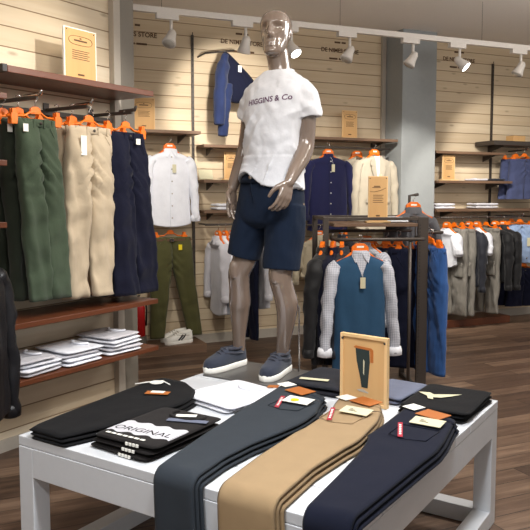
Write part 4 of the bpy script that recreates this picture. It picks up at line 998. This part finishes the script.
# sneakers on the plinth
for k, lab in enumerate(('white sneaker with dark stripe on the plinth, nearer one', 'white sneaker with dark stripe on the plinth, further one')):
    q = thing('sneaker', lab, 'shoe', WB, -.30, -.27 + .12*k, .075, -78 - 8*k, 'white sneakers')
    s_ = shoe(q, 'upper', Matrix.Identity(4), M_paper, M_paper, M_greytrim, .29, False)
    
    for sx in (-1, 1):
        for y0 in (-.03, .0): obj('side_stripe', MB().tube([(sx*.0475, y0, .04), (sx*.0455, y0 + .03, .065), (sx*.040, y0 + .05, .085)], .007, 6), M_black, q)
# white shirts under the rail behind the mannequin legs
for k, x in enumerate((.10, .17, .24)):
    garment_top(('white shirt hanging edge-on behind the mannequin knee, outermost', 'white shirt hanging edge-on behind the mannequin knee, second', 'white shirt hanging edge-on behind the mannequin knee, third')[k], ('outermost', 'second', 'third')[k] + ' white shirt behind the knee', WB, x, -.27, 1.17, -88, FB['white'] if k else FB['palegrey'], W=.36, L=.74, D=.035, sl=.50, buttons=0, seed=70+k, swing=.03, group='white shirts behind the mannequin')
garment_top('pale grey shirt hanging between the mannequin legs', 'pale grey shirt between the legs', WB, .53, -.30, 1.17, -88, FB['palegrey'], W=.38, L=.70, D=.04, sl=.50, seed=75, swing=.03)
garment_trousers('dark indigo trousers hanging low behind the mannequin legs', 'dark trousers behind the legs', WB, .42, -.27, 1.17, -88, FB['indigo'], W=.34, L=.98, hem=.18, D=.04, splay=.09, seed=76)
# navy shirt, blazers
garment_top('navy linen shirt hanging below the shelf with a kraft sign', 'navy linen shirt', WB, 1.30, -.25, 1.975, 0, FB['navyshirt'], W=.46, L=.78, D=.06, sl=.56, buttons=7, seed=81, tagp=(.02, -.16), swing=.03, collar='band')
garment_top('beige linen blazer hanging in front beside the grey column', 'front beige blazer', WB, 1.84, -.27, 1.985, 4, FB['blazer'], 'blazer', W=.45, L=.78, D=.07, sl=.60, seed=82, collar='blazer', inner=FB['white'], tagp=(.02, -.26), cuffs=False, swing=.02)
garment_top('second beige blazer half hidden behind the front blazer', 'rear beige blazer', WB, 1.72, -.12, 1.975, -4, FB['blazer'], 'blazer', W=.42, L=.76, D=.04, sl=.58, seed=83, collar='blazer', inner=FB['taupe'], cuffs=False, swing=.02)
# beige jacket low behind the mannequin thigh
rail('dark rail low under the navy shirt', 1.0, 2.05, .31, 1.17)
garment_top('shiny beige jacket hanging low behind the mannequin thigh', 'shiny beige jacket behind the thigh', WB, 1.17, -.31, 1.15, -20, fabric('shiny beige nylon', srgb(190, 178, 152), rough=.4, fold=.6), 'jacket', W=.38, L=.42, D=.06, sl=.38, seed=84, collar='jacket', wr=.02)
garment_top('dark jacket hanging edge-on between mannequin and rack', 'dark jacket beside the rack', WB, 1.45, -.31, 1.15, -86, FB['darkjk'], 'jacket', W=.42, L=.66, D=.05, sl=.55, seed=85, collar='jacket')

# back wall, row beyond the column
row = [(2.745, 'top', 'white', 'white tee hanging first in the row beyond the jeans', 'white tee beyond the jeans', .42), (2.84, 'cargo', 'greycargo', 'grey cargo trousers hanging beside the white tee', 'grey cargo trousers beside white tee', .95), (2.95, 'cargo', 'greycargo', 'grey cargo trousers with crumpled knees, middle of the row', 'middle grey cargo trousers', .95), (3.05, 'jk', 'darkjk', 'charcoal jacket hanging between grey cargo trousers', 'charcoal jacket', .66), (3.16, 'top', 'white', 'white tee hanging behind the charcoal jacket', 'white tee behind charcoal jacket', .42), (3.29, 'cargo', 'greycargo', 'grey cargo trousers next to the black jackets', 'grey cargo trousers by black jackets', .95), (3.42, 'jk', 'blackjk', 'black jacket hanging in the row, inner one', 'inner black jacket', .62), (3.54, 'jk', 'blackjk', 'black jacket hanging last in the row before the shorts', 'last black jacket', .64)]
for k, (x, kd, mt, lab, wh, L) in enumerate(row):
    g = 'clothes on the rail beyond the column'
    if kd == 'cargo': garment_trousers(lab, wh, WB, x, -.34, 1.215, -86, FB[mt], W=.38, L=L, hem=.20, D=.055, splay=.10, seed=400+k, wr=.022, cargo=True, group=g)
    elif kd == 'jk': garment_top(lab, wh, WB, x, -.34, 1.215, -88, FB[mt], 'jacket', W=.42, L=L, D=.055, sl=.60, seed=400+k, collar='jacket', wr=.012, swing=.03, group=g)
    else: garment_top(lab, wh, WB, x, -.34, 1.215, -87, FB[mt], 't_shirt', W=.33, L=L, D=.035, sl=.20, seed=400+k, collar='crew', cuffs=False, wr=.01, group=g)
# shorts on the far bay
def arm(label, x, z):
    a = thing('garment_peg', label, 'peg', WB, x, 0, z); flat('bar', MB().box((-.007, -.30, -.012), (.007, -.002, .004)), M_metal, a); obj('tip', MB().tube([(0, -.28, .008), (0, -.315, .012), (0, -.32, .028)], .007, 8), M_chrome, a)
for x, z, mt, lab, L in ((3.90, 2.0, 'blueshort', 'slate blue shorts', .46), (3.86, 1.235, 'denimlight', 'pale denim shorts', .44), (3.93, .72, 'indigo', 'dark navy shorts', .44)):
    arm(f'dark arm holding the {lab}', x, z - .005)
    for k in range(2):
        garment_trousers(f'{lab} hanging {"in front" if k else "behind an identical pair"} in the far bay', f'{"front" if k else "rear"} {lab}', WB, x - .035*(1-k), -.16 - .10*k, z, -14, FB[mt], W=.37, L=L, hem=.21, D=.05, splay=.115, seed=500+k+int(x*10), legsplit=.6, kind='shorts', group=lab + ' in the far bay', tagc=[(.09, -.26, .045, .10, M_cream)] if k and mt != 'indigo' else None, lean=-.0)
arm('dark arm holding the pink shorts at the picture edge', 4.16, 1.22)
garment_trousers('pink shorts hanging at the picture edge beside pale denim shorts', 'pink shorts', WB, 4.17, -.26, 1.225, -14, FB['pink'], W=.36, L=.40, hem=.2, D=.05, splay=.11, seed=520, legsplit=.6, kind='shorts')

# ------------------------------------------------------------------ rack in the middle
RW, RD, RH = .72, .5, 1.31
t = thing('clothes_rack', 'dark bronze metal clothes rack with slotted posts and wooden shelf', 'clothes rack', RK, -RW/2, RD/2, 0)
for x, y in ((RW/2, -RD/2), (-RW/2, -RD/2), (RW/2, RD/2), (-RW/2, RD/2)):
    front_r = x > 0 and y < 0; w_ = .038 if front_r else .02
    pm = MB().box((x-w_, y-.015, .0), (x+w_, y+.015, RH)); p_ = flat('post', pm, M_metal, t, .002)
    sl_ = MB()
    for k in range(46): sl_.box((x-w_+.008, y-.0158, .12 + k*.025), (x-w_+.016, y-.0145, .132 + k*.025))
    if front_r: obj('slots', sl_, M_black, p_, False)
for y in (-RD/2, RD/2): flat('top_bar', MB().box((-RW/2, y-.012, RH-.024), (RW/2, y+.012, RH)), M_metal, t, .002)
for x in (-RW/2, RW/2): flat('top_bar', MB().box((x-.012, -RD/2, RH-.024), (x+.012, RD/2, RH)), M_metal, t, .002)
for x in (-RW/2, RW/2): flat('foot_bar', MB().box((x-.015, -RD/2, .0), (x+.015, RD/2, .03)), M_metal, t, .002)
flat('wooden_shelf', MB().box((-RW/2+.06, -RD/2-.0, RH-.07), (RW/2-.03, RD/2-.02, RH-.045)), M_shelf, t, .003)
fb = MB().tube([(-RW/2+.04, -RD/2, RH-.15), (-RW/2+.04, -RD/2-.17, RH-.15), (-RW/2+.07, -RD/2-.20, RH-.15), (RW/2-.08, -RD/2-.20, RH-.15), (RW/2-.05, -RD/2-.17, RH-.15), (RW/2-.05, -RD/2, RH-.15)], .013, 10); obj('front_rail', fb, M_metal, t)
obj('rear_rail', MB().tube([(-RW/2+.02, -.02, RH-.11), (RW/2-.02, -.02, RH-.11)], .012, 10), M_metal, t)
sr = MB().tube([(RW/2+.0, -.12, RH-.12), (RW/2+.19, -.12, RH-.12), (RW/2+.19, .16, RH-.12), (RW/2, .16, RH-.12)], .012, 10); obj('side_rail', sr, M_metal, t)
obj('support_leg', MB().tube([(RW/2-.15, -RD/2-.19, 0), (RW/2-.15, -RD/2-.19, RH-.15)], .012, 8), M_metal, t)
obj('side_leg', MB().tube([(RW/2+.10, .16, 0), (RW/2+.10, .16, RH-.12)], .014, 8), M_metal, t)
obj('upper_arm', MB().tube([(RW/2, .10, RH-.01), (RW/2, .10, RH+.155), (RW/2+.07, .10, RH+.165)], .012, 8), M_metal, t)
sg = RK.on_y(377, 218, .12)
wood_sign('tall kraft sign standing on top of the clothes rack', RK, sg.x, .10, RH - .045, -4, .145, .33, 1)
for k in range(2):
    folded_item('folded_tee', ('white folded tee lying on the rack shelf, lower', 'white folded tee on top on the rack shelf')[k], 't-shirt', RK, -.165, .22, RH - .0445 + k*.021, 4*k, .18, .26, .02, FB['white'], 'white tees on the rack shelf', 601 + k, 1, .003)
# front of the rack
zf = RH - .135
garment_top('petrol blue sleeveless knit over a checked shirt on the rack front', 'petrol knit over checked shirt', RK, -.525, -.255, zf, 2, FB['steel'], 'sweater', W=.375, L=.84, D=.075, sl=.62, sleeve_mat=FB['check'], inner=FB['check'], collar='shirt', seed=611, vneck=.15, rolled=True, swing=.05, cuffm=FB['white'], tagp=(.0, -.23), wr=.012)
for k, (x, y, mt, lab, wh) in enumerate(((-.60, -.0, 'darkjk', 'charcoal jacket hanging right behind the petrol knit', 'charcoal jacket behind the knit'), (-.665, .0, 'navy', 'navy jacket, second behind the petrol knit', 'navy jacket behind the knit'), (-.735, .0, 'blackjk', 'black jacket hanging furthest to the mannequin side of the rack', 'black jacket by the mannequin'))):
    garment_top(lab, wh, RK, x, y, zf, -104 - 6*k, FB[mt], 'jacket', W=.44, L=.82, D=.035, sl=.64, seed=620+k, collar='jacket', swing=.03, wr=.012, group='dark jackets on the rack')
for k, (x, y) in enumerate(((-.22, .20), (-.13, .19), (-.30, .30))):
    garment_trousers(('dark navy trousers hanging beside the slotted post, outer pair', 'dark navy trousers hanging against the slotted post', 'dark navy trousers hanging deep inside the rack')[k], ('outer', 'post side', 'inner')[k] + ' dark navy trousers on the rack', RK, x, y, RH - .13, -32 + 8*k, FB['indigo'], W=.34, L=.90, hem=.19, D=.05, splay=.095, seed=630+k, hk='clip_small', group='dark trousers inside the rack')
garment_top('pale checked shirt hanging edge-on behind the petrol knit', 'checked shirt inside the rack', RK, -.36, .24, RH - .11, -60, FB['check'], W=.36, L=.72, D=.04, sl=.5, seed=640)
for k, y in enumerate((-.05, .05, .14)):
    garment_trousers(('washed blue jeans hanging outside the slotted post, nearest pair', 'washed blue jeans hanging outside the slotted post, second pair', 'washed blue jeans hanging outside the slotted post, rearmost pair')[k], ('nearest', 'second', 'rearmost')[k] + ' blue jeans', RK, .068 + .02*k, RD/2 - .07 + y - .12, RH - .11, -68 + 5*k, FB['denim'], W=.30, L=.93, hem=.17, D=.05, splay=.08, seed=650+k, wr=.014, hk='clip_small', group='blue jeans on the rack end', kind='jeans')
garment_top('grey knit jacket hanging high above the slotted post', 'grey knit jacket', RK, .03, RD/2 + .10, RH + .145, 8, FB['greyjk'], 'jacket', W=.34, L=.40, D=.05, sl=.35, seed=660, collar='jacket')

# ------------------------------------------------------------------ light
w = bpy.data.worlds.new('world'); sc.world = w; w.use_nodes = True
bg = w.node_tree.nodes['Background']; bg.inputs[0].default_value = (1.0, .97, .94, 1); bg.inputs[1].default_value = .48
def spot(name, loc, tgt, power, size=50, blend=.6, col=(1, .94, .86), rad=.05):
    l = bpy.data.lights.new(name, 'SPOT'); l.energy = power; l.spot_size = R(size); l.spot_blend = blend; l.color = col; l.shadow_soft_size = rad
    o = bpy.data.objects.new(name, l); COL.objects.link(o); o.location = loc
    o.rotation_euler = (Vector(tgt) - Vector(loc)).to_track_quat('-Z', 'Y').to_euler(); return o
TGT = [WB.w(-.4, -.2, 1.6), WB.w(.3, 0, 2.3), WB.w(1.3, -.2, 1.5), WB.w(1.85, -.2, 1.5), WB.w(2.35, -.3, 1.3), WB.w(3.1, -.3, 1.0), WB.w(3.8, -.1, 1.8)]
PW = [75, 110, 36, 28, 105, 100, 85]
for i, (p, g) in enumerate(zip(SPOTPOS, TGT)): spot(f'track_lamp_{i}', p, g, PW[i], 58, .5)
mc = TB.w(.33, 1.27, 1.7)
spot('ceiling_lamp_mannequin', (.95, 1.55, 3.05), TB.w(.33, 1.27, 1.75), 120, 36, .5, (1, .95, .87), .05)
spot('ceiling_lamp_side', (2.35, 2.6, 2.95), mc, 70, 40, .5, (1, .94, .84), .06)
spot('ceiling_lamp_left_wall', (.35, 3.5, 2.95), WL.w(.2, .35, 1.6), 120, 62, .6, (1, .95, .88))
spot('ceiling_lamp_left_sign', (-.5, 3.3, 3.05), WL.w(0, .0, 2.35), 30, 60, .7, (1, .88, .72))
spot('ceiling_lamp_table', (.4, 1.5, 3.1), TB.w(.6, .6, .6), 230, 66, .8, (.92, .96, 1), .2)
spot('ceiling_lamp_table_rear', (1.6, 4.1, 3.1), TB.w(.9, 1.0, .6), 110, 50, .8, (1, .96, .9), .12)
spot('ceiling_lamp_rack', (1.3, 3.7, 3.0), RK.w(-.4, 0, .9), 140, 44, .6)
spot('ceiling_lamp_floor', (3.2, 5.0, 3.1), (2.4, 5.2, 0), 120, 75, .9, (1, .92, .82), .2)
spot('fill_spot_table_front', (-1.0, .3, 3.0), TB.w(.5, 0, .5), 140, 60, .8, (.95, .97, 1), .2)  # added fill to brighten the white table front, not a store lamp
for nm, loc, pw in (('fill_point_near', (.2, 1.6, 2.5), 26), ('fill_point_side', (-.9, 2.2, 2.6), 18), ('fill_point_centre', (1.7, 3.7, 2.55), 42), ('fill_point_rear', (3.3, 5.2, 2.7), 45)):  # added out-of-view fills that lift the ceiling and everything else, no real globes
    l = bpy.data.lights.new(nm, 'POINT'); l.energy = pw; l.shadow_soft_size = .25; l.color = (1, .95, .9)
    o = bpy.data.objects.new(nm, l); COL.objects.link(o); o.location = loc
vs = sc.view_settings; vs.view_transform = 'Standard'; vs.look = 'None'; vs.exposure = .12; vs.gamma = 1; vs.use_curve_mapping = False
